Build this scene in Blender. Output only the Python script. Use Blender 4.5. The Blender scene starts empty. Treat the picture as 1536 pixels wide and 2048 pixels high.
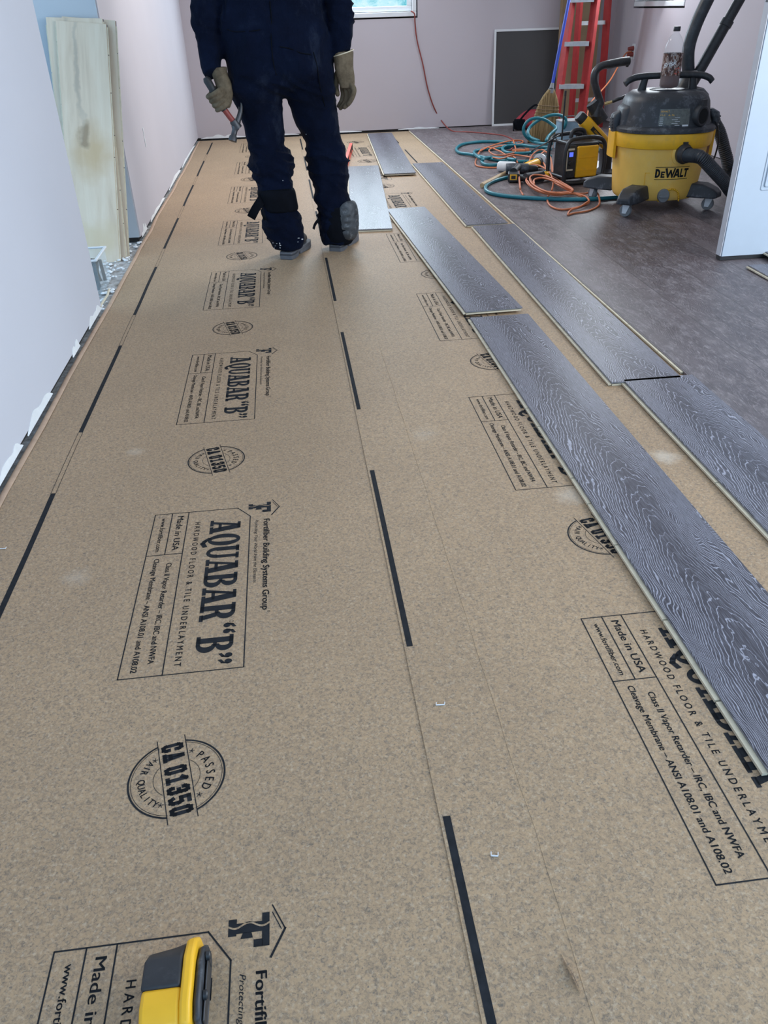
import bpy, bmesh, math, random
from mathutils import Vector, Matrix, Euler, noise
random.seed(7)
PI = math.pi
scene = bpy.context.scene
COL = scene.collection

# ------------------------------------------------------------------ camera
F = 1583.0
CAM_H = 1.02
v1 = Vector((545-768, 20-1024, F)).normalized()           # world forward in image axes
v2 = Vector((82, 2478, F)); v2 = (v2 - v1*v1.dot(v2)).normalized()  # world down
vx = v2.cross(v1).normalized()
if vx.x < 0: vx = -vx
RW = Matrix((vx, v1, -v2))                                # image axes -> world
cam_d = bpy.data.cameras.new('camera'); cam = bpy.data.objects.new('camera', cam_d); COL.objects.link(cam)
r_ = RW @ Vector((1,0,0)); u_ = RW @ Vector((0,-1,0)); b_ = RW @ Vector((0,0,-1))
cam.matrix_world = Matrix(((r_.x,u_.x,b_.x,0),(r_.y,u_.y,b_.y,0),(r_.z,u_.z,b_.z,CAM_H),(0,0,0,1)))
cam_d.sensor_fit = 'VERTICAL'; cam_d.sensor_height = 36.0; cam_d.lens = F/2048*36.0
cam_d.clip_start = 0.02
scene.camera = cam

# survey of the room: photo pixel -> point on the floor (G) or on a vertical plane (W)
def ray(x, y): return RW @ Vector((x-768, y-1024, F))
def G(x, y, z=0.0):
    d = ray(x, y); t = (z-CAM_H)/d.z; return Vector((d.x*t, d.y*t, z))
def W(x, y, Y):
    d = ray(x, y); t = Y/d.y; return Vector((d.x*t, Y, CAM_H+d.z*t))

# ------------------------------------------------------------------ light
scene.view_settings.view_transform = 'Standard'; scene.view_settings.look = 'None'
scene.view_settings.exposure = 0.42; scene.view_settings.gamma = 1.0
scene.view_settings.use_curve_mapping = False
world = bpy.data.worlds.new('sky'); scene.world = world; world.use_nodes = True
bg = world.node_tree.nodes['Background']; bg.inputs[0].default_value = (0.44, 0.71, 1.0, 1); bg.inputs[1].default_value = 1.5
def area(name, loc, target, size, size_y, power, color):
    l = bpy.data.lights.new(name, 'AREA'); l.shape = 'RECTANGLE'; l.size = size; l.size_y = size_y
    l.energy = power; l.color = color
    o = bpy.data.objects.new(name, l); COL.objects.link(o); o.location = loc
    o.rotation_euler = (Vector(target)-Vector(loc)).to_track_quat('-Z', 'Y').to_euler()
    return o
area('window_light_back', (0.72, 8.22, 1.55), (0.6, 4.0, 0.2), 1.1, 0.95, 34, (0.72, 0.87, 1.0))
area('window_light_right', (3.05, 7.0, 1.5), (1.0, 5.5, 0.3), 0.95, 1.0, 32, (0.86, 0.93, 1.0))
area('patio_door_light', (3.2, 1.2, 1.35), (-0.3, 2.6, 0.3), 2.2, 1.7, 50, (1.0, 0.96, 0.92))
area('ceiling_lamp_light', (0.3, 5.6, 2.35), (0.3, 5.6, 0), 0.5, 0.5, 20, (1.0, 0.92, 0.84))

# ------------------------------------------------------------------ materials
class NT:
    def __init__(s, name):
        s.m = bpy.data.materials.new(name); s.m.use_nodes = True; s.t = s.m.node_tree
        s.b = s.t.nodes['Principled BSDF']; s.n = s.t.nodes; s.l = s.t.links
    def node(s, typ, **kw):
        n = s.n.new(typ)
        for k, v in kw.items(): setattr(n, k, v)
        return n
    def link(s, a, b): s.l.new(a, b)
    def coord(s, scale=(1,1,1), src='Object', loc=(0,0,0)):
        c = s.node('ShaderNodeTexCoord'); mp = s.node('ShaderNodeMapping')
        mp.inputs['Scale'].default_value = scale; mp.inputs['Location'].default_value = loc
        s.link(c.outputs[src], mp.inputs['Vector']); return mp.outputs[0]
    def noise(s, vec, scale, detail=4, rough=0.5, dist=0.0):
        n = s.node('ShaderNodeTexNoise'); n.inputs['Scale'].default_value = scale
        n.inputs['Detail'].default_value = detail; n.inputs['Roughness'].default_value = rough
        n.inputs['Distortion'].default_value = dist
        if vec is not None: s.link(vec, n.inputs['Vector'])
        return n.outputs['Fac']
    def ramp(s, fac, stops, interp='LINEAR'):
        r = s.node('ShaderNodeValToRGB'); r.color_ramp.interpolation = interp
        e = r.color_ramp.elements
        while len(e) > 1: e.remove(e[-1])
        e[0].position = stops[0][0]; e[0].color = tuple(stops[0][1])+(1,) if len(stops[0][1]) == 3 else stops[0][1]
        for p, c in stops[1:]:
            k = e.new(p); k.color = tuple(c)+(1,) if len(c) == 3 else c
        s.link(fac, r.inputs[0]); return r.outputs[0]
    def mix(s, fac, a, b, mode='MIX'):
        n = s.node('ShaderNodeMix', data_type='RGBA', blend_type=mode)
        for sock, v in ((n.inputs[0], fac), (n.inputs[6], a), (n.inputs[7], b)):
            if hasattr(v, 'links'): s.link(v, sock)
            elif isinstance(v, (int, float)): sock.default_value = v
            else: sock.default_value = tuple(v)+(1,)
        return n.outputs[2]
    def math(s, op, a, b=0.0, c=None):
        n = s.node('ShaderNodeMath', operation=op)
        for i, v in enumerate((a, b) if c is None else (a, b, c)):
            if hasattr(v, 'links'): s.link(v, n.inputs[i])
            else: n.inputs[i].default_value = v
        return n.outputs[0]
    def bump(s, h, strength=0.3, dist=0.002):
        n = s.node('ShaderNodeBump'); n.inputs['Strength'].default_value = strength; n.inputs['Distance'].default_value = dist
        s.link(h, n.inputs['Height']); s.link(n.outputs[0], s.b.inputs['Normal'])
    def set(s, base=None, rough=None, metal=None, spec=None):
        for k, v in (('Base Color', base), ('Roughness', rough), ('Metallic', metal), ('Specular IOR Level', spec)):
            if v is None: continue
            if hasattr(v, 'links'): s.link(v, s.b.inputs[k])
            elif isinstance(v, (int, float)): s.b.inputs[k].default_value = v
            else: s.b.inputs[k].default_value = tuple(v)+(1,)
        return s.m

def M_plain(name, col, rough=0.6, metal=0.0, spec=0.5, vary=0.18, scale=12, bump=0.0, bscale=60, dirt=None):
    t = NT(name); v = t.coord()
    n = t.noise(v, scale, 5, 0.6)
    lo = [c*(1-vary) for c in col]; hi = [min(1, c*(1+vary)) for c in col]
    c = t.ramp(n, [(0.3, lo), (0.7, hi)])
    if dirt:
        d = t.ramp(t.noise(v, scale*2.3, 6, 0.7), [(0.52, (0,0,0)), (0.72, (1,1,1))])
        c = t.mix(t.math('MULTIPLY', d, dirt[1]), c, dirt[0])
    t.set(c, rough, metal, spec)
    if bump: t.bump(t.noise(v, bscale, 4, 0.6), bump, 0.002)
    return t.m

def M_paper():
    t = NT('kraft_paper'); v = t.coord()
    f1 = t.noise(v, 190, 4, 0.65); f2 = t.noise(v, 150, 6, 0.8, 0.8); f3 = t.noise(v, 2.2, 4, 0.6)
    f3_ = t.noise(v, 28, 5, 0.7)
    base = t.ramp(f3, [(0.3, (0.410, 0.278, 0.165)), (0.7, (0.485, 0.330, 0.195))])
    base = t.mix(t.ramp(f2, [(0.45, (0,0,0)), (0.66, (0.95,0.95,0.95))]), base, (0.175, 0.138, 0.105))
    base = t.mix(t.ramp(f1, [(0.52, (0,0,0)), (0.72, (0.6,0.6,0.6))]), base, (0.58, 0.46, 0.33))
    f5 = t.noise(t.coord((1,1,1), loc=(3.3,1.7,0)), 260, 3, 0.6)
    base = t.mix(t.ramp(f5, [(0.58, (0,0,0)), (0.70, (0.75,0.75,0.75))]), base, (0.15, 0.125, 0.105))
    # scuffs of white dust
    d = t.noise(t.coord((1.0, 1.6, 1), loc=(9,4,0)), 5.5, 5, 0.75)
    base = t.mix(t.ramp(d, [(0.68, (0,0,0)), (0.80, (0.35,0.35,0.35))]), base, (0.66, 0.58, 0.48))
    geo = t.node('ShaderNodeNewGeometry')
    for px, py, rr, am in ((1330,915,.045,.45),(1140,992,.05,.3),(1130,822,.03,.25),(1240,745,.02,.2),(850,870,.05,.12),(270,905,.03,.2),(155,1155,.04,.2)):
        c = G(px, py); wv = t.node('ShaderNodeVectorMath', operation='SUBTRACT'); t.link(geo.outputs['Position'], wv.inputs[0]); wv.inputs[1].default_value = (c.x, c.y, 0)
        ln = t.node('ShaderNodeVectorMath', operation='LENGTH'); t.link(wv.outputs[0], ln.inputs[0])
        q = t.math('ADD', t.math('DIVIDE', ln.outputs['Value'], rr), t.math('MULTIPLY', t.math('SUBTRACT', f3_ , 0.5), 1.6))
        base = t.mix(t.ramp(q, [(0.2, (am,)*3), (1.0, (0,0,0))]), base, (0.70, 0.64, 0.55))
    t.set(base, 0.62, 0, 0.35); t.bump(t.noise(v, 120, 4, 0.6), 0.25, 0.0012)
    return t.m

def grain(t, vec_in, board_rand, c_dark, c_mid, c_line, amount=1.0):
    """cathedral grain: nested arches down the middle of a board, straight grain at its sides.
    vec_in: x across in metres centred on the board, y along in metres."""
    sep = t.node('ShaderNodeSeparateXYZ'); t.link(vec_in, sep.inputs[0])
    x, y = sep.outputs[0], sep.outputs[1]
    cmb = t.node('ShaderNodeCombineXYZ')
    t.link(t.math('MULTIPLY', x, 5.0), cmb.inputs[0]); t.link(t.math('MULTIPLY', y, 1.35), cmb.inputs[1]); t.link(board_rand, cmb.inputs[2])
    wob = t.noise(cmb.outputs[0], 1.5, 3, 0.5)
    cmb2 = t.node('ShaderNodeCombineXYZ')
    t.link(t.math('MULTIPLY', x, 40.0), cmb2.inputs[0]); t.link(t.math('MULTIPLY', y, 14.0), cmb2.inputs[1]); t.link(board_rand, cmb2.inputs[2])
    wob2 = t.noise(cmb2.outputs[0], 1.0, 3, 0.6)
    xc = t.math('ADD', x, t.math('MULTIPLY', t.math('SUBTRACT', wob, 0.5), 0.16))
    r2 = t.math('ADD', t.math('MULTIPLY', xc, xc), 0.00004); r = t.math('SQRT', r2)
    f = t.math('ADD', t.math('MULTIPLY', r2, 1500.0), t.math('MULTIPLY', y, 25.0))
    f = t.math('ADD', f, t.math('MULTIPLY', wob, 13.0))
    f = t.math('ADD', f, t.math('MULTIPLY', wob2, 2.6))
    s = t.math('PINGPONG', f, 0.5)
    gr = t.math('ADD', t.math('MULTIPLY', r, 3000.0), 40.0)
    wd = t.math('MINIMUM', t.math('MULTIPLY', gr, 0.00075), 0.20)
    line = t.ramp(t.math('DIVIDE', s, wd), [(0.0, (1,1,1)), (0.5, (0.8,0.8,0.8)), (1.0, (0,0,0))])
    cmb5 = t.node('ShaderNodeCombineXYZ')
    t.link(t.math('MULTIPLY', x, 300.0), cmb5.inputs[0]); t.link(t.math('MULTIPLY', y, 26.0), cmb5.inputs[1]); t.link(board_rand, cmb5.inputs[2])
    brk = t.ramp(t.noise(cmb5.outputs[0], 1.0, 4, 0.7), [(0.28, (0.4,)*3), (0.55, (1,1,1))])
    line = t.math('MULTIPLY', line, brk)
    cmb3 = t.node('ShaderNodeCombineXYZ')
    t.link(t.math('MULTIPLY', x, 620.0), cmb3.inputs[0]); t.link(t.math('MULTIPLY', y, 22.0), cmb3.inputs[1]); t.link(board_rand, cmb3.inputs[2])
    fine = t.noise(cmb3.outputs[0], 1.0, 3, 0.6)
    finer = t.ramp(fine, [(0.46, (0,0,0)), (0.66, (1,1,1))])
    cmb4 = t.node('ShaderNodeCombineXYZ')
    t.link(t.math('MULTIPLY', x, 9.0), cmb4.inputs[0]); t.link(t.math('MULTIPLY', y, 2.6), cmb4.inputs[1]); t.link(t.math('ADD', board_rand, 5.0), cmb4.inputs[2])
    cloud = t.noise(cmb4.outputs[0], 1.4, 5, 0.7)
    base = t.mix(t.ramp(cloud, [(0.35, (0,0,0)), (0.75, (1,1,1))]), c_dark, c_mid)
    base = t.mix(t.math('MULTIPLY', finer, 0.22*amount), base, c_line)
    base = t.mix(t.math('MULTIPLY', line, 0.80*amount), base, c_line)
    return base, line, cloud

def M_plank():
    t = NT('cerused_grey_oak')
    oi = t.node('ShaderNodeObjectInfo'); rnd = t.math('MULTIPLY', oi.outputs['Random'], 40.0)
    c = t.node('ShaderNodeTexCoord'); mp = t.node('ShaderNodeMapping'); mp.inputs['Location'].default_value = (-0.115, 0, 0)
    t.link(c.outputs['Object'], mp.inputs[0])
    base, line, cloud = grain(t, mp.outputs[0], rnd, (0.042,0.036,0.045), (0.068,0.062,0.077), (0.46,0.46,0.54))
    t.set(base, 0.40, 0, 0.36)
    t.bump(line, -0.15, 0.0006)
    return t.m

def M_laid_floor():
    t = NT('laid_grey_oak_floor')
    c = t.node('ShaderNodeTexCoord'); sep = t.node('ShaderNodeSeparateXYZ'); t.link(c.outputs['Object'], sep.inputs[0])
    x, y = sep.outputs[0], sep.outputs[1]
    bw, bl = 0.241, 2.13
    xi = t.math('DIVIDE', x, bw); row = t.math('FLOOR', xi); fx = t.math('SUBTRACT', xi, row)
    wn = t.node('ShaderNodeTexWhiteNoise', noise_dimensions='1D'); t.link(row, wn.inputs['W'])
    yi = t.math('ADD', t.math('DIVIDE', y, bl), wn.outputs['Value']); col = t.math('FLOOR', yi); fy = t.math('SUBTRACT', yi, col)
    wn2 = t.node('ShaderNodeTexWhiteNoise', noise_dimensions='2D'); cb = t.node('ShaderNodeCombineXYZ')
    t.link(row, cb.inputs[0]); t.link(col, cb.inputs[1]); t.link(cb.outputs[0], wn2.inputs['Vector'])
    rnd = t.math('MULTIPLY', wn2.outputs['Value'], 40.0)
    cv = t.node('ShaderNodeCombineXYZ'); t.link(t.math('MULTIPLY', t.math('SUBTRACT', fx, 0.5), bw), cv.inputs[0]); t.link(y, cv.inputs[1])
    base, line, cloud = grain(t, cv.outputs[0], rnd, (0.070,0.055,0.060), (0.118,0.098,0.105), (0.26,0.23,0.235), 0.9)
    tone = t.ramp(wn2.outputs['Value'], [(0.0, (0.66,0.63,0.64)), (1.0, (1.30,1.24,1.22))])
    base = t.mix(1.0, base, tone, 'MULTIPLY')
    # drywall dust and scuffs
    v = t.coord((1.0, 0.55, 1))
    d = t.noise(t.coord((1.6, 0.7, 1)), 13, 10, 0.82, 0.25)
    base = t.mix(t.ramp(d, [(0.49, (0,0,0)), (0.68, (0.60,0.60,0.60))]), base, (0.34, 0.305, 0.31))
    d2 = t.noise(t.coord((7.0, 1.2, 1)), 3, 8, 0.8, 0.6)
    base = t.mix(t.ramp(d2, [(0.60, (0,0,0)), (0.76, (0.5,0.5,0.5))]), base, (0.46, 0.42, 0.43))
    d3 = t.noise(t.coord((60, 14, 1)), 1.6, 6, 0.75, 0.5)
    base = t.mix(t.ramp(d3, [(0.54, (0,0,0)), (0.66, (0.55,0.55,0.55))]), base, (0.36, 0.32, 0.325))
    d4 = t.noise(t.coord((34, 9, 1), loc=(3,8,0)), 1.2, 6, 0.8, 0.4)
    base = t.mix(t.ramp(d4, [(0.50, (0,0,0)), (0.70, (0.6,0.6,0.6))]), base, (0.040, 0.030, 0.033))
    ex = t.math('MINIMUM', fx, t.math('SUBTRACT', 1.0, fx)); ey = t.math('MINIMUM', fy, t.math('SUBTRACT', 1.0, fy))
    gx = t.math('LESS_THAN', t.math('MULTIPLY', ex, bw), 0.0016); gy = t.math('LESS_THAN', t.math('MULTIPLY', ey, bl), 0.0012)
    g = t.math('MAXIMUM', gx, gy)
    base = t.mix(t.math('MULTIPLY', g, 0.75), base, (0.03, 0.025, 0.025))
    t.set(base, t.ramp(d, [(0.3, (0.36,)*3), (0.7, (0.6,)*3)]), 0, 0.5)
    t.bump(t.math('SUBTRACT', t.math('MULTIPLY', line, -0.3), g), 0.25, 0.0008)
    return t.m

def M_wall(name, a, b):
    t = NT(name); v = t.coord()
    n = t.noise(v, 1.3, 4, 0.5); c = t.ramp(n, [(0.3, a), (0.7, b)])
    sp = t.noise(v, 300, 2, 0.5)
    c = t.mix(t.ramp(sp, [(0.6, (0,0,0)), (0.8, (0.25,0.25,0.25))]), c, [k*0.8 for k in a])
    t.set(c, 0.85, 0, 0.25); t.bump(t.noise(v, 170, 3, 0.6), 0.08, 0.001)
    return t.m

def M_ply():
    t = NT('raw_plywood_back')
    v = t.coord((9, 9, 0.9)); v2_ = t.coord((3, 3, 1.6), loc=(0.4, 0, 0.2))
    n = t.noise(v, 2.2, 5, 0.6, 0.4); 
    c = t.ramp(n, [(0.25, (0.56,0.44,0.32)), (0.5, (0.70,0.58,0.44)), (0.8, (0.78,0.68,0.54))])
    tc = t.node('ShaderNodeTexCoord'); wn = t.node('ShaderNodeTexNoise'); wn.inputs['Scale'].default_value = 7.0; wn.inputs['Detail'].default_value = 4; t.link(tc.outputs['Object'], wn.inputs['Vector'])
    off = t.node('ShaderNodeVectorMath', operation='MULTIPLY_ADD'); t.link(wn.outputs['Color'], off.inputs[0]); off.inputs[1].default_value = (0.16,0,0.22); t.link(tc.outputs['Object'], off.inputs[2])
    def spot(cx, cz, rx, rz, col, amt):
        nonlocal c
        mp = t.node('ShaderNodeMapping'); mp.inputs['Location'].default_value = (-(cx+.08)/rx, 0, -(cz+.11)/rz); mp.inputs['Scale'].default_value = (1/rx, 0, 1/rz); t.link(off.outputs[0], mp.inputs[0])
        ln = t.node('ShaderNodeVectorMath', operation='LENGTH'); t.link(mp.outputs[0], ln.inputs[0])
        c = t.mix(t.ramp(ln.outputs['Value'], [(0.35, (amt,)*3), (1.0, (0,0,0))]), c, col)
    spot(.13, .50, .11, .16, (0.56, 0.40, 0.22), .75); spot(.085, .585, .035, .05, (0.30, 0.22, 0.14), .8); spot(.07, .85, .018, .30, (0.38, 0.34, 0.28), .6); spot(.12, .12, .12, .10, (0.62, 0.50, 0.30), .5)
    t.set(c, 0.75, 0, 0.3); t.bump(n, 0.1, 0.001); return t.m

def M_denim():
    t = NT('navy_cotton_twill'); v = t.coord()
    n = t.noise(v, 6, 6, 0.65); c = t.ramp(n, [(0.3, (0.0012,0.0024,0.0085)), (0.62, (0.0028,0.0060,0.019)), (0.85, (0.010,0.017,0.038))])  # lightest stop raised to paint highlights into the cloth colour
    # lighter blue patches
    d = t.noise(t.coord((1,1,0.5), loc=(2,0,5)), 5.0, 7, 0.75)
    c = t.mix(t.ramp(d, [(0.56, (0,0,0)), (0.80, (0.6,0.6,0.6))]), c, (0.040, 0.052, 0.082))
    t.set(c, 0.9, 0, 0.08)
    t.b.inputs['Sheen Weight'].default_value = 0.02
    h = t.math('ADD', t.noise(t.coord((1,1,0.6)), 16, 4, 0.6, 0.8), t.math('MULTIPLY', t.noise(v, 320, 2, 0.5), 0.12))
    t.bump(h, 0.7, 0.014); return t.m

def M_glove():
    t = NT('tan_suede_leather'); v = t.coord()
    n = t.noise(v, 22, 6, 0.7); c = t.ramp(n, [(0.3, (0.075,0.056,0.036)), (0.7, (0.19,0.148,0.098))])
    t.set(c, 0.9, 0, 0.2); t.bump(t.noise(v, 70, 5, 0.7), 0.5, 0.003); return t.m

def M_bristle():
    t = NT('broom_corn'); v = t.coord((130, 130, 4))
    n = t.noise(v, 1.0, 4, 0.6); c = t.ramp(n, [(0.3, (0.10,0.065,0.03)), (0.55, (0.30,0.21,0.10)), (0.8, (0.50,0.38,0.20))])
    t.set(c, 0.8, 0, 0.2); t.bump(n, 0.8, 0.004); return t.m

def M_mesh():
    t = NT('insect_screen_mesh'); t.set((0.075,0.073,0.075), 0.7, 0, 0.3)
    v = t.coord((1,1,1)); w = t.noise(v, 400, 1, 0.5); t.bump(w, 0.2, 0.001)
    return t.m

def M_emit(name, col, s):
    t = NT(name); t.set((0,0,0), 0.5); t.b.inputs['Emission Color'].default_value = tuple(col)+(1,); t.b.inputs['Emission Strength'].default_value = s
    return t.m

def M_glass(name, col, rough=0.03, ior=1.45, trans=1.0):
    t = NT(name); t.set(col, rough); t.b.inputs['Transmission Weight'].default_value = trans; t.b.inputs['IOR'].default_value = ior
    return t.m

def M_alpha(name, col, rough, alpha):
    t = NT(name); t.set(col, rough, 0, 0.6); t.b.inputs['Alpha'].default_value = alpha
    return t.m

def M_shell(name, col, lo, hi):
    t = NT(name); t.set(col, 0.06, 0, 0.8); lw = t.node('ShaderNodeLayerWeight'); lw.inputs['Blend'].default_value = 0.35
    t.link(t.ramp(lw.outputs['Facing'], [(0.0, (lo,)*3), (0.55, (lo*1.5,)*3), (1.0, (hi,)*3)]), t.b.inputs['Alpha']); return t.m

def M_sky_pane():
    t = NT('daylight_outside'); v = t.coord((1,1,1))
    n = t.noise(v, 5, 5, 0.7, 1.0)
    c = t.ramp(n, [(0.35, (0.10,0.50,0.62)), (0.5, (0.45,0.80,0.90)), (0.65, (0.75,0.93,1.0))])
    t.set((0,0,0), 0.6); t.link(c, t.b.inputs['Emission Color']); t.b.inputs['Emission Strength'].default_value = 0.8
    return t.m

def M_label_art():
    t = NT('bottle_label_print'); v = t.coord((60, 60, 26))
    n = t.noise(v, 0.9, 4, 0.6, 1.5)
    c = t.ramp(n, [(0.40, (0.035,0.010,0.008)), (0.50, (0.16,0.055,0.03)), (0.56, (0.50,0.45,0.42)), (0.64, (0.06,0.02,0.018)), (0.75, (0.45,0.36,0.30))])
    t.set(c, 0.35); return t.m

def M_debris():
    t = NT('dusty_slab'); v = t.coord()
    n = t.noise(v, 26, 8, 0.8); c = t.ramp(n, [(0.35, (0.20,0.18,0.16)), (0.5, (0.42,0.41,0.40)), (0.62, (0.62,0.63,0.64)), (0.7, (0.85,0.87,0.88))])
    t.set(c, 0.9); t.bump(n, 0.6, 0.006); return t.m

MT = dict(
 paper=M_paper(), plank=M_plank(), laid=M_laid_floor(),
 ink=M_plain('black_print_ink', (0.018,0.020,0.024), 0.75, 0.0, 0.15, vary=0.3, scale=60),
 wall=M_wall('lavender_drywall', (0.54,0.495,0.53), (0.57,0.52,0.555)),
 wall_l=M_wall('lavender_drywall_daylit', (0.60,0.605,0.66), (0.63,0.63,0.68)),  # cool daylight on the near wall is put into this paler colour
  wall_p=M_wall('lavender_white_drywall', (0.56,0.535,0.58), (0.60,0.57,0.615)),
 wall_bluelit=M_wall('return_wall_bluelit', (0.50,0.53,0.56), (0.53,0.56,0.59)),  # blue daylight in the shaded recess is put into the wall colour
 ceil=M_plain('ceiling_white', (0.8,0.8,0.8), 0.9, vary=0.03),
 gap=M_plain('dark_gap', (0.03,0.025,0.022), 0.9, vary=0.3),
 compound=M_plain('white_joint_compound', (0.82,0.84,0.85), 0.8, vary=0.06, bump=0.4, bscale=90),
 debris=M_debris(),
 trim=M_plain('white_vinyl', (0.80,0.82,0.84), 0.35, vary=0.03),
 door=M_plain('white_door_bluelit', (0.52,0.59,0.67), 0.4, vary=0.02),  # white door; the sky's blue cast is put into its colour
 dooredge=M_plain('door_edge_paint', (0.60,0.60,0.63), 0.45, vary=0.05),
 rubber=M_plain('black_rubber', (0.016,0.017,0.019), 0.55, vary=0.25),
 core=M_plain('birch_core', (0.66,0.58,0.43), 0.6, vary=0.12, scale=30, bump=0.1),
 corelt=M_plain('bevelled_grey_edge', (0.20,0.20,0.21), 0.5, vary=0.2, scale=30),
 ply=M_ply(), denim=M_denim(), glove=M_glove(), bristle=M_bristle(), mesh=M_mesh(),
 yellow=M_plain('yellow_plastic', (0.92,0.49,0.020), 0.38, vary=0.10, scale=8, dirt=((0.35,0.25,0.12), 0.25)),
 yellow_tank=M_plain('dusty_yellow_tank', (0.93,0.56,0.115), 0.45, vary=0.10, scale=5, dirt=((0.80,0.66,0.38), 0.3)),
 black=M_plain('black_plastic', (0.022,0.024,0.028), 0.42, vary=0.25, scale=14, dirt=((0.10,0.10,0.11), 0.35)),
 dusty=M_plain('dusty_black_plastic', (0.030,0.034,0.042), 0.5, vary=0.35, scale=5, dirt=((0.22,0.24,0.27), 0.75)),
 hose=M_plain('charcoal_hose', (0.030,0.036,0.044), 0.42, vary=0.25, scale=10, dirt=((0.12,0.13,0.14), 0.4)),
 grey=M_plain('grey_plastic', (0.20,0.21,0.22), 0.5, vary=0.15),
 sole=M_plain('grey_boot_sole', (0.10,0.105,0.12), 0.7, vary=0.2, bump=0.3),
 boot=M_plain('dark_boot_leather', (0.018,0.017,0.017), 0.5, vary=0.3, bump=0.3),
 padshell=M_plain('scuffed_grey_shell', (0.040,0.046,0.053), 0.55, vary=0.3, scale=16, dirt=((0.26,0.27,0.28), 0.6)),
 webbing=M_plain('black_webbing', (0.0035,0.0045,0.0075), 0.9, 0.0, 0.1, vary=0.3, bump=0.4),
 brass=M_plain('brass', (0.55,0.42,0.20), 0.35, 0.9, vary=0.15),
 steel=M_plain('worn_steel', (0.085,0.085,0.09), 0.5, 0.7, vary=0.2, scale=30),
 alu=M_plain('brushed_aluminium', (0.52,0.54,0.56), 0.42, 0.55, vary=0.12, scale=30),
 red=M_plain('red_fibreglass', (0.33,0.028,0.028), 0.55, 0.0, 0.3, vary=0.14, scale=20),
 redcord=M_plain('red_cord', (0.26,0.045,0.035), 0.5, vary=0.1),
 orange=M_plain('orange_cord', (0.58,0.17,0.065), 0.5, vary=0.1),
 teal=M_plain('teal_hose_rubber', (0.012,0.175,0.225), 0.42, vary=0.1),
 level=M_plain('coral_red_level', (0.82,0.13,0.08), 0.4, vary=0.06),
 cardboard=M_plain('brown_cardboard', (0.27,0.185,0.11), 0.8, vary=0.1),
 blue=M_plain('blue_handle', (0.02,0.06,0.42), 0.35, vary=0.1),
 bluegrey=M_plain('blue_grey_tin', (0.25,0.38,0.48), 0.4, vary=0.1),
 bagred=M_plain('red_nylon', (0.30,0.02,0.035), 0.7, vary=0.2),
 woodh=M_plain('ash_handle', (0.50,0.35,0.19), 0.5, vary=0.12, scale=30),
 white=M_plain('white_plastic', (0.74,0.76,0.78), 0.45, vary=0.05),
 clear=M_shell('clear_bottle_plastic', (0.80,0.86,0.88), 0.13, 0.95),
 tea=M_plain('brown_tea', (0.10,0.016,0.006), 0.3, vary=0.1, spec=0.3),
 bin=M_alpha('frosted_bin_plastic', (0.74,0.86,0.92), 0.4, 0.14),
 labelart=M_label_art(), sky=M_sky_pane(),
 lcd=M_emit('blue_display', (0.10,0.16,0.85), 0.9),
 blackhole=M_plain('dark_port_inside', (0.004,0.004,0.005), 0.9, vary=0.1),
 skin=M_plain('skin', (0.50,0.30,0.22), 0.55, vary=0.08), hair=M_plain('brown_hair', (0.06,0.04,0.03), 0.7, vary=0.3, bump=0.6, bscale=150),
 silverprint=M_plain('label_grey', (0.12,0.13,0.12), 0.35, vary=0.3, scale=70),
 floorpiece=M_plain('tan_fold', (0.50,0.34,0.235), 0.7, vary=0.1, scale=30),
)

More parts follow.
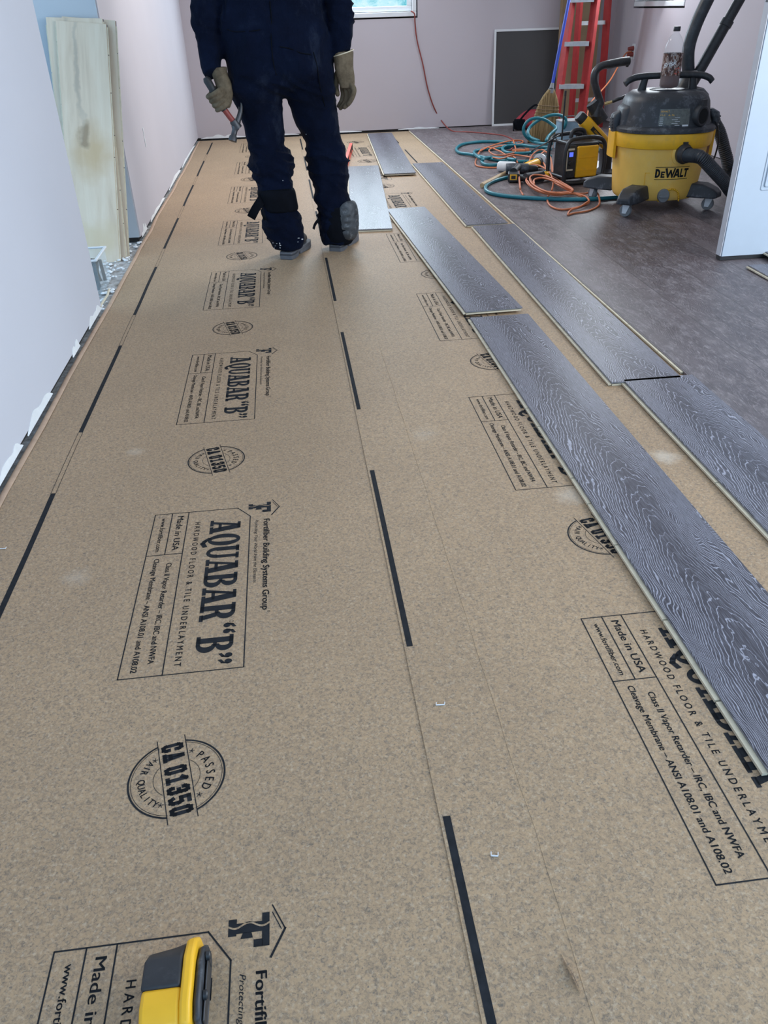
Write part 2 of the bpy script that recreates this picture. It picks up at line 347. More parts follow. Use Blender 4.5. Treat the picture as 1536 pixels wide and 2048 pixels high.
# ------------------------------------------------------------------ mesh builder
class MB:
    def __init__(s): s.v = []; s.f = []; s.mi = []; s.cur = 0
    def add(s, vs, fs, M=None):
        o = len(s.v)
        for v in vs:
            v = Vector(v); s.v.append(M @ v if M is not None else v)
        for f in fs: s.f.append([i+o for i in f]); s.mi.append(s.cur)
        return s
    def mat(s, i): s.cur = i; return s
    def box(s, c, d, M=None, taper=1.0):
        cx, cy, cz = c; dx, dy, dz = d[0]/2, d[1]/2, d[2]/2
        vs = []
        for k in (-1, 1):
            t = 1.0 if k < 0 else taper
            for a, b in ((-1,-1),(1,-1),(1,1),(-1,1)): vs.append((cx+a*dx*t, cy+b*dy*t, cz+k*dz))
        return s.add(vs, [(3,2,1,0),(4,5,6,7),(0,1,5,4),(1,2,6,5),(2,3,7,6),(3,0,4,7)], M)
    def poly_prism(s, pts, z0, z1, M=None):
        n = len(pts); vs = [(x,y,z0) for x,y in pts]+[(x,y,z1) for x,y in pts]
        fs = [tuple(range(n-1,-1,-1)), tuple(range(n, 2*n))]+[(i,(i+1)%n,n+(i+1)%n,n+i) for i in range(n)]
        return s.add(vs, fs, M)
    def lathe(s, prof, n=40, M=None, cap=True, sx=1.0, sy=1.0, power=2.0):
        vs = []; fs = []
        for r, z in prof:
            for i in range(n):
                a = 2*PI*i/n; ca, sa = math.cos(a), math.sin(a)
                e = 2.0/power
                vs.append((math.copysign(abs(ca)**e, ca)*r*sx, math.copysign(abs(sa)**e, sa)*r*sy, z))
        m = len(prof)
        for k in range(m-1):
            for i in range(n):
                j = (i+1)%n; fs.append((k*n+i, k*n+j, (k+1)*n+j, (k+1)*n+i))
        if cap: fs.append(tuple(range(n-1,-1,-1))); fs.append(tuple((m-1)*n+i for i in range(n)))
        return s.add(vs, fs, M)
    def tube(s, pts, r, n=10, M=None, cap=True, flat=None, ribs=0, ribd=0.0):
        pts = [Vector(p) for p in pts]; N = len(pts)
        rad = r if isinstance(r, (list, tuple)) else [r]*N
        vs = []; fs = []
        t0 = (pts[1]-pts[0]).normalized()
        up = Vector((0,0,1)) if abs(t0.z) < 0.9 else Vector((0,1,0))
        nrm = t0.cross(up).normalized()
        for i, p in enumerate(pts):
            t = (pts[min(i+1,N-1)]-pts[max(i-1,0)])
            if t.length < 1e-9: t = t0
            t.normalize()
            nrm = (nrm - t*nrm.dot(t))
            if nrm.length < 1e-6: nrm = t.orthogonal()
            nrm.normalize(); bn = t.cross(nrm)
            rr = rad[i]
            if ribs and i%2: rr *= 1-ribd
            for k in range(n):
                a = 2*PI*k/n
                q = nrm*math.cos(a)*rr*(flat or 1.0) + bn*math.sin(a)*rr
                vs.append(p+q)
        for i in range(N-1):
            for k in range(n):
                j = (k+1)%n; fs.append((i*n+k, i*n+j, (i+1)*n+j, (i+1)*n+k))
        if cap: fs.append(tuple(range(n-1,-1,-1))); fs.append(tuple((N-1)*n+k for k in range(n)))
        return s.add(vs, fs, M)
    def loft(s, rings, n=24, M=None, power=2.3):
        """rings: (center, half_x, half_y[, tilt about x]) stacked in order"""
        vs = []; fs = []; e = 2.0/power
        for R in rings:
            c, hx, hy = Vector(R[0]), R[1], R[2]; tl = R[3] if len(R) > 3 else 0.0; ty = R[4] if len(R) > 4 else 0.0
            rot = Euler((tl, ty, 0)).to_matrix()
            for i in range(n):
                a = 2*PI*i/n; ca, sa = math.cos(a), math.sin(a)
                q = Vector((math.copysign(abs(ca)**e, ca)*hx, math.copysign(abs(sa)**e, sa)*hy, 0))
                vs.append(c + rot @ q)
        m = len(rings)
        for k in range(m-1):
            for i in range(n):
                j = (i+1)%n; fs.append((k*n+i, k*n+j, (k+1)*n+j, (k+1)*n+i))
        fs.append(tuple(range(n-1,-1,-1))); fs.append(tuple((m-1)*n+i for i in range(n)))
        return s.add(vs, fs, M)
    def blob(s, c, r, M=None, n=14):
        rx, ry, rz = r; prof = []
        vs = []; fs = []
        m = n//2+1
        for k in range(1, m):
            ph = PI*k/m
            for i in range(n):
                a = 2*PI*i/n; vs.append((c[0]+rx*math.sin(ph)*math.cos(a), c[1]+ry*math.sin(ph)*math.sin(a), c[2]-rz*math.cos(ph)))
        top = len(vs); vs.append((c[0],c[1],c[2]-rz)); vs.append((c[0],c[1],c[2]+rz))
        for k in range(m-2):
            for i in range(n):
                j = (i+1)%n; fs.append((k*n+i, k*n+j, (k+1)*n+j, (k+1)*n+i))
        for i in range(n):
            j = (i+1)%n; fs.append((top, j, i)); fs.append((top+1, (m-2)*n+i, (m-2)*n+j))
        return s.add(vs, fs, M)

ROOTM = {}
def tag(o, label=None, cat=None, group=None, kind=None):
    if label: o['label'] = label
    if cat: o['category'] = cat
    if group: o['group'] = group
    if kind: o['kind'] = kind
    return o
def thing(name, label, cat, loc=(0,0,0), rz=0.0, group=None):
    o = bpy.data.objects.new(name, None); COL.objects.link(o); o.empty_display_size = 0.05
    M = Matrix.Translation(loc) @ Matrix.Rotation(rz, 4, 'Z'); o.matrix_world = M
    ROOTM[o.name] = M
    return tag(o, label, cat, group)
def build(mb, name, mats, parent=None, world=True, bevel=0.0, smooth=40, sub=0, origin=None, solid=0.0, remesh=0.0, post=None, bseg=2, it=4):
    """world=True: vertices are given in world space and are moved into the parent's space"""
    me = bpy.data.meshes.new(name)
    vs = mb.v; M = Matrix.Identity(4)
    if parent is not None:
        M = ROOTM[parent.name]
        if world: inv = M.inverted(); vs = [inv @ v for v in vs]
    elif origin is not None:
        M = Matrix.Translation(origin)
        if world: vs = [v-Vector(origin) for v in vs]
    me.from_pydata([tuple(v) for v in vs], [], [tuple(f) for f in mb.f])
    if not isinstance(mats, (list, tuple)): mats = [mats]
    for m in mats: me.materials.append(m if not isinstance(m, str) else MT[m])
    if len(mats) > 1 and not remesh: me.polygons.foreach_set('material_index', mb.mi)
    bm = bmesh.new(); bm.from_mesh(me)
    bmesh.ops.recalc_face_normals(bm, faces=bm.faces) if len(bm.faces) else None
    bm.to_mesh(me); bm.free()
    o = bpy.data.objects.new(name, me); COL.objects.link(o)
    if remesh:
        mod = o.modifiers.new('r', 'REMESH'); mod.mode = 'VOXEL'; mod.voxel_size = remesh
        sm = o.modifiers.new('s', 'SMOOTH'); sm.factor = 0.5; sm.iterations = it
        dg = bpy.context.evaluated_depsgraph_get(); dg.update()
        me2 = bpy.data.meshes.new_from_object(o.evaluated_get(dg)); o.modifiers.clear(); o.data = me2; me = me2
        if post:
            post(me, M)
        me.update()
    if smooth is not None:
        me.polygons.foreach_set('use_smooth', [True]*len(me.polygons))
        if smooth < 180: me.set_sharp_from_angle(angle=math.radians(smooth))
    if bevel:
        b = o.modifiers.new('b', 'BEVEL'); b.width = bevel; b.segments = bseg; b.limit_method = 'ANGLE'; b.angle_limit = math.radians(35)
        b.harden_normals = False
    if sub:
        b = o.modifiers.new('s', 'SUBSURF'); b.levels = sub; b.render_levels = sub
    if solid:
        b = o.modifiers.new('t', 'SOLIDIFY'); b.thickness = solid
    if parent is not None:
        o.parent = parent; ROOTM[o.name] = M
    elif origin is not None: o.location = origin
    return o
def struct(mb, name, mats, parent=None, **k):
    o = build(mb, name, mats, parent, **k)
    if parent is None: o['kind'] = 'structure'
    return o

def spline(pts, k=8, closed=False):
    P = [Vector(p) for p in pts]; out = []; n = len(P)
    rng = range(n if closed else n-1)
    for i in rng:
        a = P[(i-1)%n] if closed or i > 0 else P[0]*2-P[1]
        b = P[i]; c = P[(i+1)%n]
        d = P[(i+2)%n] if closed or i+2 < n else P[-1]*2-P[-2]
        for j in range(k):
            t = j/k
            out.append(0.5*((2*b)+(c-a)*t+(2*a-5*b+4*c-d)*t*t+(3*b-a-3*c+d)*t**3))
    if not closed: out.append(P[-1])
    return out

def frame(a, b, up=(0,0,1)):
    """matrix whose z axis runs from a to b, origin a"""
    a = Vector(a); b = Vector(b); z = (b-a).normalized(); u = Vector(up)
    x = u.cross(z)
    if x.length < 1e-5: x = Vector((1,0,0)).cross(z)
    x.normalize(); y = z.cross(x)
    return Matrix(((x.x,y.x,z.x,a.x),(x.y,y.y,z.y,a.y),(x.z,y.z,z.z,a.z),(0,0,0,1)))

# ------------------------------------------------------------------ lettering
TCACHE = {}
def text_raw(s, shear=0.0):
    if (s, shear) in TCACHE: return TCACHE[(s, shear)]
    cu = bpy.data.curves.new('t', 'FONT'); cu.body = s; cu.size = 1; cu.resolution_u = 3; cu.shear = shear
    o = bpy.data.objects.new('t', cu); COL.objects.link(o)
    dg = bpy.context.evaluated_depsgraph_get(); dg.update()
    me = bpy.data.meshes.new_from_object(o.evaluated_get(dg))
    vs = [(v.co.x, v.co.y) for v in me.vertices]; fs = [tuple(p.vertices) for p in me.polygons]
    bpy.data.objects.remove(o); bpy.data.curves.remove(cu); bpy.data.meshes.remove(me)
    TCACHE[(s, shear)] = (vs, fs); return vs, fs
def text_fit(mb, s, u0, u1, v0, v1, place, shear=0.0):
    """writes s in the box; v0..v1 is the height of a capital"""
    vs, fs = text_raw(s, shear)
    if not vs: return
    xs = [p[0] for p in vs]; x0, x1 = min(xs), max(xs); cap = 0.72
    mb.add([place(u0+(x-x0)/(x1-x0)*(u1-u0), v0+y/cap*(v1-v0)) for x, y in vs], fs)
def poly2(mb, pts, place): mb.add([place(u, v) for u, v in pts], [tuple(range(len(pts)))])
def seg2(mb, a, b, w, place):
    dx, dy = b[0]-a[0], b[1]-a[1]; L = math.hypot(dx, dy) or 1; nx, ny = -dy/L*w/2, dx/L*w/2
    ex, ey = dx/L*w/2*0.98, dy/L*w/2*0.98
    poly2(mb, [(a[0]-ex+nx,a[1]-ey+ny),(a[0]-ex-nx,a[1]-ey-ny),(b[0]+ex-nx,b[1]+ey-ny),(b[0]+ex+nx,b[1]+ey+ny)], place)
def path2(mb, pts, w, place, closed=False):
    n = len(pts)
    for i in range(n if closed else n-1): seg2(mb, pts[i], pts[(i+1)%n], w, place)
def ring2(mb, c, ro, ri, a0, a1, place, n=40):
    for i in range(n):
        a = a0+(a1-a0)*i/n; b = a0+(a1-a0)*(i+1)/n
        poly2(mb, [(c[0]+ro[0]*math.cos(a), c[1]+ro[1]*math.sin(a)), (c[0]+ro[0]*math.cos(b), c[1]+ro[1]*math.sin(b)),
                   (c[0]+ri[0]*math.cos(b), c[1]+ri[1]*math.sin(b)), (c[0]+ri[0]*math.cos(a), c[1]+ri[1]*math.sin(a))], place)
def slab(mb, ch, u0, u1, v0, v1, place):
    """condensed slab capitals for the big word"""
    def P(u, v): return place(u0+u*(u1-u0), v0+v*(v1-v0))
    def R(a, b, c, d): poly2(mb, [(a,b),(c,b),(c,d),(a,d)], P)
    if ch == 'A':
        R(-.02,0,.44,.11); R(.50,0,1.04,.11); R(.20,.90,.66,1.0)
        poly2(mb, [(.10,.1),(.28,.1),(.52,1),(.38,1)], P); poly2(mb, [(.62,.1),(.96,.1),(.70,1),(.36,1)], P); R(.26,.28,.74,.38)
    elif ch in 'QO':
        ring2(mb, (.5,.5), (.5,.52), (.17,.40), 0, 2*PI, P)
        if ch == 'Q': path2(mb, [(.34,.02),(.52,-.10),(.72,-.17),(.98,-.10)], .15, P)
    elif ch == 'U':
        R(-.02,.9,.46,1); R(.56,.9,1.04,1); R(.06,.3,.36,1); R(.70,.3,.92,1)
        ring2(mb, (.49,.32), (.43,.34), (.17,.22), PI, 2*PI, P)
    elif ch == 'B':
        R(-.02,0,.55,.11); R(-.02,.89,.55,1); R(.10,0,.42,1); R(.4,.46,.62,.56)
        ring2(mb, (.5,.755), (.44,.245), (.12,.135), -PI/2, PI/2, P); ring2(mb, (.5,.27), (.50,.27), (.16,.16), -PI/2, PI/2, P)
    elif ch == 'R':
        R(-.02,0,.50,.11); R(-.02,.89,.55,1); R(.10,0,.42,1); R(.4,.42,.6,.53)
        ring2(mb, (.5,.72), (.46,.28), (.14,.16), -PI/2, PI/2, P); poly2(mb, [(.52,.48),(.80,.48),(.98,.06),(.70,.06)], P); R(.66,0,1.06,.11)
    elif ch in '"«»':
        for k in (0, .55):
            if ch == '«': ring2(mb, (k+.2,.80), (.20,.10), (.0,.0), 0, 2*PI, P, 16); path2(mb, [(k+.05,.82),(k+.12,.93),(k+.34,1.0)], .10, P)
            else: ring2(mb, (k+.2,.90), (.20,.10), (.0,.0), 0, 2*PI, P, 16); path2(mb, [(k+.36,.88),(k+.30,.76),(k+.06,.68)], .10, P)
BLK = {
 'C': [[(1,.72),(1,.86),(.78,1),(.22,1),(0,.86),(0,.14),(.22,0),(.78,0),(1,.14),(1,.28)]],
 'A': [[(0,0),(.42,1),(.58,1),(1,0)],[(.2,.33),(.8,.33)],[(-.15,0),(.2,0)],[(.8,0),(1.15,0)]],
 '0': [[(.22,0),(0,.14),(0,.86),(.22,1),(.78,1),(1,.86),(1,.14),(.78,0),(.22,0)]],
 '1': [[(.05,.82),(.5,1),(.5,0)],[(.05,0),(.95,0)]],
 '3': [[(0,.80),(.0,.88),(.22,1),(.78,1),(1,.88),(1,.62),(.82,.52),(.4,.52)],[(.82,.52),(1,.42),(1,.12),(.78,0),(.22,0),(0,.12),(0,.2)]],
 '5': [[(1,1),(0,1),(0,.58),(.78,.58),(1,.44),(1,.13),(.78,0),(.22,0),(0,.13)]],
}
def blocks(mb, s, u0, u1, v0, v1, w, place):
    n = len(s); cw = (u1-u0)/(n-0.25); x = u0
    for ch in s:
        if ch == ' ': x += cw*0.45; continue
        adv = cw*1.09
        for p in BLK[ch]: path2(mb, [(x+w/2+a*(adv*0.78-w), v0+w/2+b*(v1-v0-w)) for a, b in p], w, place)
        x += adv

# ================================================================== SETTING
PT = 0.0016          # thickness of the underlayment
FZ = 0.014           # top of the laid floor
XR = 3.15; YB = 8.33
m = MB(); m.box((0.6, 4.0, -0.03), (7.4, 12.0, 0.05)); struct(m, 'floor', 'debris')
o = MB(); o.poly_prism([(1.200,-2.0),(3.3,-2.0),(3.3,YB),(1.200,YB)], 0.0002, FZ-0.0006); 
lf = struct(o, 'floor_laid_boards', ['laid']); lf.name = 'floor'
m = MB(); m.box((1.2, YB+0.06, 1.27), (4.6, 0.10, 2.50))
# back wall with window hole
def wall_with_hole(name, mat, axis, pos, lo, hi, z0, z1, holes, th=0.11, sgn=1):
    m = MB(); a = lo
    for (h0, h1, hz0, hz1) in holes:
        segs = [(a, h0, z0, z1), (h0, h1, z0, hz0), (h0, h1, hz1, z1)]
        for s0, s1, q0, q1 in segs:
            c, d = ((s0+s1)/2, s1-s0)
            if axis == 'x': m.box((c, pos+sgn*th/2, (q0+q1)/2), (d, th, q1-q0))
            else: m.box((pos+sgn*th/2, c, (q0+q1)/2), (th, d, q1-q0))
        a = h1
    c, d = ((a+hi)/2, hi-a)
    if axis == 'x': m.box((c, pos+sgn*th/2, (z0+z1)/2), (d, th, z1-z0))
    else: m.box((pos+sgn*th/2, c, (z0+z1)/2), (th, d, z1-z0))
    return struct(m, name, mat)
WBX0, WBX1, WBZ0 = 0.18, 1.295, 0.925
wall_with_hole('wall_back', 'wall', 'x', YB, -0.80, XR, 0.022, 2.5, [(WBX0, WBX1, WBZ0, 2.05)])
WRY0, WRY1, WRZ0 = 6.9, 7.93, 0.945
wall_with_hole('wall_right', 'wall', 'y', XR, 3.5, YB+0.1, 0.018, 2.5, [(WRY0, WRY1, WRZ0, 2.0)])
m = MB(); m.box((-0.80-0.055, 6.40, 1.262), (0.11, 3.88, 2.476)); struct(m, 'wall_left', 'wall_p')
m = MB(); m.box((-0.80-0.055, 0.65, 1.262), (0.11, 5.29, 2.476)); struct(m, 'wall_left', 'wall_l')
m = MB(); m.box((-1.705, 4.50, 1.262), (1.80, 0.10, 2.476)); struct(m, 'wall_recess', 'wall_bluelit')
m = MB(); m.box((1.0, 4.0, 2.55), (6.4, 9.6, 0.08)); struct(m, 'ceiling', 'ceil')
# dark plates showing in the slot under the drywall
for nm, c, d in (('trim_1', (1.2, YB+0.05, 0.011), (4.2, 0.07, 0.021)), ('trim_2', (-0.855, 0.65, 0.011), (0.08, 5.28, 0.022)), ('trim_3', (-0.855, 6.40, 0.011), (0.08, 3.86, 0.022))):
    m = MB(); m.box(c, d); struct(m, nm, 'gap')
# compound smears at the wall foot
def smear(pts, nm, axis):
    m = MB()
    for (a, w, h) in pts:
        n = 16; vs = []; 
        for i in range(n+1):
            t = i/n; hh = .95*h*(0.30+0.7*abs(noise.noise(Vector((t*3.1, a*3, 0))))*1.8)*(1-abs(2*t-1)**3)
            p = a+(t-0.5)*w
            vs.append((p, hh))
        for i in range(n):
            for (q0, q1) in (((vs[i][0], vs[i][1])), ((vs[i+1][0], vs[i+1][1]))),: pass
            x0, h0 = vs[i]; x1, h1 = vs[i+1]
            if axis == 'y':
                X = -0.80; e = 0.003
                m.add([(X,x0,.016),(X,x1,.016),(X,x1,.016+h1),(X,x0,.016+h0),(X+e,x0,.014),(X+e,x1,.014),(X+e*.3,x1,.016+h1),(X+e*.3,x0,.016+h0)],
                      [(4,5,6,7),(0,3,2,1),(7,6,2,3),(4,0,1,5),(0,4,7,3),(1,2,6,5)])
            else:
                Y = YB; e = 0.003
                m.add([(x0,Y,.016),(x1,Y,.016),(x1,Y,.016+h1),(x0,Y,.016+h0),(x0,Y-e,.014),(x1,Y-e,.014),(x1,Y-e*.3,.016+h1),(x0,Y-e*.3,.016+h0)],
                      [(4,5,6,7),(0,3,2,1),(7,6,2,3),(4,0,1,5),(0,4,7,3),(1,2,6,5)])
    struct(m, nm, 'compound')
smear([(3.16,.26,.06),(2.80,.12,.04),(2.28,.30,.055),(1.95,.25,.05),(5.2,.7,.03),(6.2,.8,.03),(7.3,1.2,.03),(4.6,.2,.05)], 'trim_4', 'y')
smear([(-.55,.45,.035),(-.1,.5,.03),(.5,.5,.02),(1.3,.4,.02)], 'trim_5', 'x')
m = MB(); m.box((-0.7985, 5.15, 0.42), (0.003, 0.02, 0.10)); struct(m, 'trim_6', 'white', bevel=0.001)

# windows
def window(name, axis, pos, a0, a1, z0, z1, sgn):
    root = bpy.data.objects.new(name, None); COL.objects.link(root); root['kind'] = 'structure'
    def bx(m, a, b, c0, c1, dep0, dep1):
        cx, d = (a+b)/2, abs(b-a); cz, dz = (c0+c1)/2, c1-c0
        p = pos+sgn*(dep0+dep1)/2; t = abs(dep1-dep0)
        if axis == 'x': m.box((cx, p, cz), (d, t, dz))
        else: m.box((p, cx, cz), (t, d, dz))
    ROOTM[root.name] = Matrix.Identity(4)
    g = 0.012
    m = MB(); w = 0.05
    bx(m, a0+g, a1-g, z0+g, z0+w, -.004, .09); bx(m, a0+g, a1-g, z1-w, z1-g, -.004, .09); bx(m, a0+g, a0+w, z0+w, z1-w, -.004, .09); bx(m, a1-w, a1-g, z0+w, z1-w, -.004, .09)
    build(m, 'window_frame', 'trim', root, bevel=0.004)
    m = MB(); s = w+.004; e = w+.045
    bx(m, a0+s, a1-s, z0+s, z0+e, .02, .07); bx(m, a0+s, a1-s, z1-e, z1-s, .02, .07); bx(m, a0+s, a0+e, z0+e, z1-e, .02, .07); bx(m, a1-e, a1-s, z0+e, z1-e, .02, .07)
    build(m, 'window_sash', 'trim', root, bevel=0.005)
    m = MB(); bx(m, a0+e, a1-e, z0+e, z1-e, .04, .046); build(m, 'window_pane', 'sky', root)
    m = MB(); bx(m, a0, a1, z0, z1, .095, .10); build(m, 'window_gap', 'gap', root)
    return root
window('window_1', 'x', YB, WBX0, WBX1, WBZ0, 2.05, 1)
window('window_2', 'y', XR, WRY0, WRY1, WRZ0, 2.0, 1)

# door leaf standing open at the right
root = bpy.data.objects.new('door_1', None); COL.objects.link(root); root['kind'] = 'structure'; root.location = (1.91, 3.43, FZ)
ROOTM['door_1'] = Matrix.Translation((1.91, 3.43, FZ))
DX0, DX1, DY0, DY1, DZ0, DZ1 = 1.898, 2.78, 3.405, 3.452, FZ+0.018, 2.05
m = MB(); m.box(((DX0+DX1)/2+0.0015, (DY0+DY1)/2, (DZ0+DZ1)/2), (DX1-DX0-0.003, DY1-DY0, DZ1-DZ0)); build(m, 'door_slab', 'door', root, bevel=0.002)
m = MB(); m.box((DX0-0.0005, (DY0+DY1)/2, (DZ0+DZ1)/2), (0.003, DY1-DY0-0.006, DZ1-DZ0-.004)); build(m, 'door_edge', 'dooredge', root)
def moulding(x0, x1, z0, z1):
    m = MB()
    for k, (w, t) in enumerate(((0.0, 0.004), (0.014, 0.007), (0.030, 0.004))):
        a, b, c, d = x0+w, x1-w, z0+w, z1-w; s = 0.007
        for cc, dd in ((((a+b)/2, c), (b-a, s)), (((a+b)/2, d), (b-a, s)), ((a, (c+d)/2), (s, d-c)), ((b, (c+d)/2), (s, d-c))):
            m.box((cc[0], DY0-t/2+0.0008, cc[1]), (dd[0], t, dd[1]))
    build(m, 'door_panel', 'door', root, bevel=0.0025)
moulding(2.02, 2.30, 0.31, 0.90); moulding(2.38, 2.66, 0.31, 0.90); moulding(2.02, 2.30, 1.04, 1.90); moulding(2.38, 2.66, 1.04, 1.90)
m = MB(); m.box(((DX0+DX1)/2, (DY0+DY1)/2, FZ+0.010), (DX1-DX0-.002, 0.038, 0.017)); build(m, 'door_sweep', 'rubber', root)
m = MB(); m.box((1.8965, 3.428, 1.02), (0.004, 0.024, 0.055)); build(m, 'latch_plate', 'steel', root)
m = MB(); m.box((2.97, 3.45, 1.262), (0.36, 0.11, 2.476)); struct(m, 'wall_partition', 'wall')

# ================================================================== UNDERLAYMENT
def sheet(x0, x1, y0, y1, z0, z1, name, label, wav=0.0):
    m = MB(); n = 60; vs = []; fs = []
    for i in range(n+1):
        y = y0+(y1-y0)*i/n; dx = wav*noise.noise(Vector((y*2.1, 3.3, 0)))
        vs += [(x0+dx, y, z0), (x1, y, z0), (x1, y, z1), (x0+dx, y, z1)]
    for i in range(n):
        a = i*4; b = a+4
        fs += [(a,a+1,b+1,b), (a+3,b+3,b+2,a+2), (a,b,b+3,a+3), (a+1,a+2,b+2,b+1)]
    fs += [(0,3,2,1), (n*4,n*4+1,n*4+2,n*4+3)]
    m.add(vs, fs)
    o = build(m, name, 'paper', origin=(x0, y0, 0), smooth=None)
    return tag(o, label, 'underlayment')
Z1, Z2 = 0.0012, 0.0030
s1 = sheet(-0.788, 0.27, -1.5, 8.30, 0.0, Z1, 'underlayment_sheet', 'brown kraft underlayment sheet laid along the left wall with complete printed labels', 0.012)
s2 = sheet(0.142, 1.26, -1.5, 8.30, Z1+.0001, Z2, 'underlayment_sheet', 'brown kraft underlayment sheet beneath the loose planks, its printing half covered')
ROOTM[s1.name] = Matrix.Translation(s1.location); ROOTM[s2.name] = Matrix.Translation(s2.location)
m = MB(); pts = []
for i in range(50):
    y = -1.0+9.25*i/49; pts.append((-0.785+0.012*noise.noise(Vector((y*2.1,3.3,0))), y, 0.0035+0.002*math.sin(y*9)))
m.tube(pts, 0.009, 8, flat=1.0)
for v in m.v: v.z = 0.0016+(v.z-0.0035)*0.30+0.0015
build(m, 'folded_edge', 'floorpiece', s1)

EPS = 0.0004
def label_mesh():
    """one printed block; u runs along the reading direction (towards -Y), v towards +X"""
    m = MB(); pl = lambda u, v: (v, -u, 0.0)
    Lu, Lv = 0.560, 0.228; w = 0.0022
    path2(m, [(0,0),(0,.197),(.041,Lv),(Lu,Lv),(Lu,0)], w, pl, True)
    seg2(m, (0,.080), (Lu,.080), w, pl); seg2(m, (0,.041), (.172,.041), w, pl); seg2(m, (.172,0), (.172,.080), w, pl)
    for ch, a, b in (('A',.049,.103),('Q',.108,.155),('U',.158,.206),('A',.208,.260),('B',.262,.309),('A',.311,.364),('R',.366,.416),('«',.429,.462),('B',.465,.511),('»',.516,.547)):
        slab(m, ch, a, b, .135, .206, pl)
    ring2(m, (.425,.2), (.004,.004), (.0032,.0032), 0, 2*PI, pl, 14)
    text_fit(m, 'H A R D W O O D   F L O O R   &   T I L E   U N D E R L A Y M E N T', .049, .540, .099, .112, pl)
    text_fit(m, 'Made in USA', .014, .157, .055, .070, pl); text_fit(m, 'www.fortifiber.com', .018, .158, .018, .029, pl)
    text_fit(m, 'Class II Vapor Retarder – IRC, IBC and NWFA', .205, .526, .049, .061, pl)
    text_fit(m, 'Cleavage Membrane – ANSI A108.01 and A108.02', .186, .546, .020, .032, pl)
    # slight emboldening by doubling
    text_fit(m, 'Class II Vapor Retarder – IRC, IBC and NWFA', .2058, .5268, .0492, .0612, pl)
    text_fit(m, 'Cleavage Membrane – ANSI A108.01 and A108.02', .1868, .5468, .0202, .0322, pl)
    text_fit(m, 'Made in USA', .0150, .158, .0552, .0702, pl); text_fit(m, 'www.fortifiber.com', .0186, .1586, .0182, .0292, pl)
    text_fit(m, 'H A R D W O O D   F L O O R   &   T I L E   U N D E R L A Y M E N T', .0496, .5406, .0993, .1123, pl)
    return m
def logo_mesh():
    m = MB(); pl = lambda u, v: (v, -u, 0.0)
    for d in (0, .0007, .0014): text_fit(m, 'Fortifiber Building Systems Group', .059+d, .398+d, .260+d*.3, .2745+d*.3, pl)
    ring2(m, (.405,.273), (.003,.003), (.0023,.0023), 0, 2*PI, pl, 12)
    text_fit(m, 'Protecting Your World from the Elements', .060, .306, .240, .248, pl, 0.3)
    # F monogram under a roof: wavy split
    U0, V0, SU, SV = -.018, .223, .046, .054
    P = lambda u, v: pl(U0+u*SU, V0+v*SV)
    def wave(v): return .33+.07*math.sin(v*9.5)
    def strip(v0, v1, u_lo, u_hi):
        n = 10
        for i in range(n):
            a = v0+(v1-v0)*i/n; b = v0+(v1-v0)*(i+1)/n
            poly2(m, [(u_lo,a),(wave(a)-.03,a),(wave(b)-.03,b),(u_lo,b)], P)
            poly2(m, [(wave(a)+.03,a),(u_hi,a),(u_hi,b),(wave(b)+.03,b)], P)
    strip(0,.20,.12,.62); strip(.20,.82,.26,.56); strip(.82,1.0,.02,1.0)
    poly2(m, [(.78,.62),(1,.62),(1,.84),(.78,.84)], P); poly2(m, [(.54,.36),(.72,.30),(.72,.60),(.54,.56)], P)
    seg2(m, (-.026,.281), (.008,.2975), .0018, pl); seg2(m, (.008,.2975), (.043,.279), .0030, pl); seg2(m, (-.016,.281), (.008,.2925), .0012, pl)
    return m
def stamp_mesh():
    m = MB(); a = math.radians(12); ca, sa = math.cos(a), math.sin(a)
    def pl(u, v):       # u along reading, v up; rotated about the stamp centre
        return (u*sa+v*ca, -u*ca+v*sa, 0.0)
    R = 0.0765; h = .0225
    for s in (1, -1):
        seg2(m, (-.084, s*h), (.084, s*h), .0014, pl)
        t0 = math.asin(h/R)
        a0, a1 = (t0, PI-t0) if s > 0 else (PI+t0, 2*PI-t0)
        ring2(m, (0,0), (R,R), (R-.0030,R-.0030), a0, a1, pl, 44)
        ring2(m, (0,0), (R-.0050,R-.0050), (R-.0058,R-.0058), a0, a1, pl, 44)
        t1 = math.asin(h/.037); b0, b1 = (t1, PI-t1) if s > 0 else (PI+t1, 2*PI-t1)
        ring2(m, (0,0), (.037,.037), (.0362,.0362), b0+.05, b1-.05, pl, 24)
    blocks(m, 'CA 01350', -.071, .071, -.0175, .0175, .0068, pl)
    def arc(txt, r, mid, span, size, flip):
        n = len(txt)
        for i, ch in enumerate(txt):
            if ch == ' ': continue
            t = (i+.5)/n-.5
            if not flip: ang = mid - t*span; rot = ang-PI/2
            else: ang = mid + t*span; rot = ang+PI/2
            vs, fs = text_raw(ch); xs = [p[0] for p in vs]; cx = (min(xs)+max(xs))/2
            cr, sr = math.cos(rot), math.sin(rot)
            for dd in (0, .0006):
                q = [((x-cx)*size*.78+dd, (y-.36)*size) for x, y in vs]
                m.add([pl(r*math.cos(ang)+x*cr-y*sr, r*math.sin(ang)+x*sr+y*cr) for x, y in q], fs)
    arc('PASSED', .0535, PI/2, math.radians(92), .0205, False)
    arc('AIR QUALITY', .0545, 3*PI/2, math.radians(104), .0165, True)
    for ang in (33, 147, 213, 327):
        g = math.radians(ang); c = (.054*math.cos(g), .054*math.sin(g))
        for k in range(5):
            b = k*2*PI/5+.3; seg2(m, c, (c[0]+.0042*math.cos(b), c[1]+.0042*math.sin(b)), .0012, pl)
    return m
def printed(mb, name):
    me = bpy.data.meshes.new(name); me.from_pydata([tuple(v) for v in mb.v], [], mb.f); me.materials.append(MT['ink']); return me
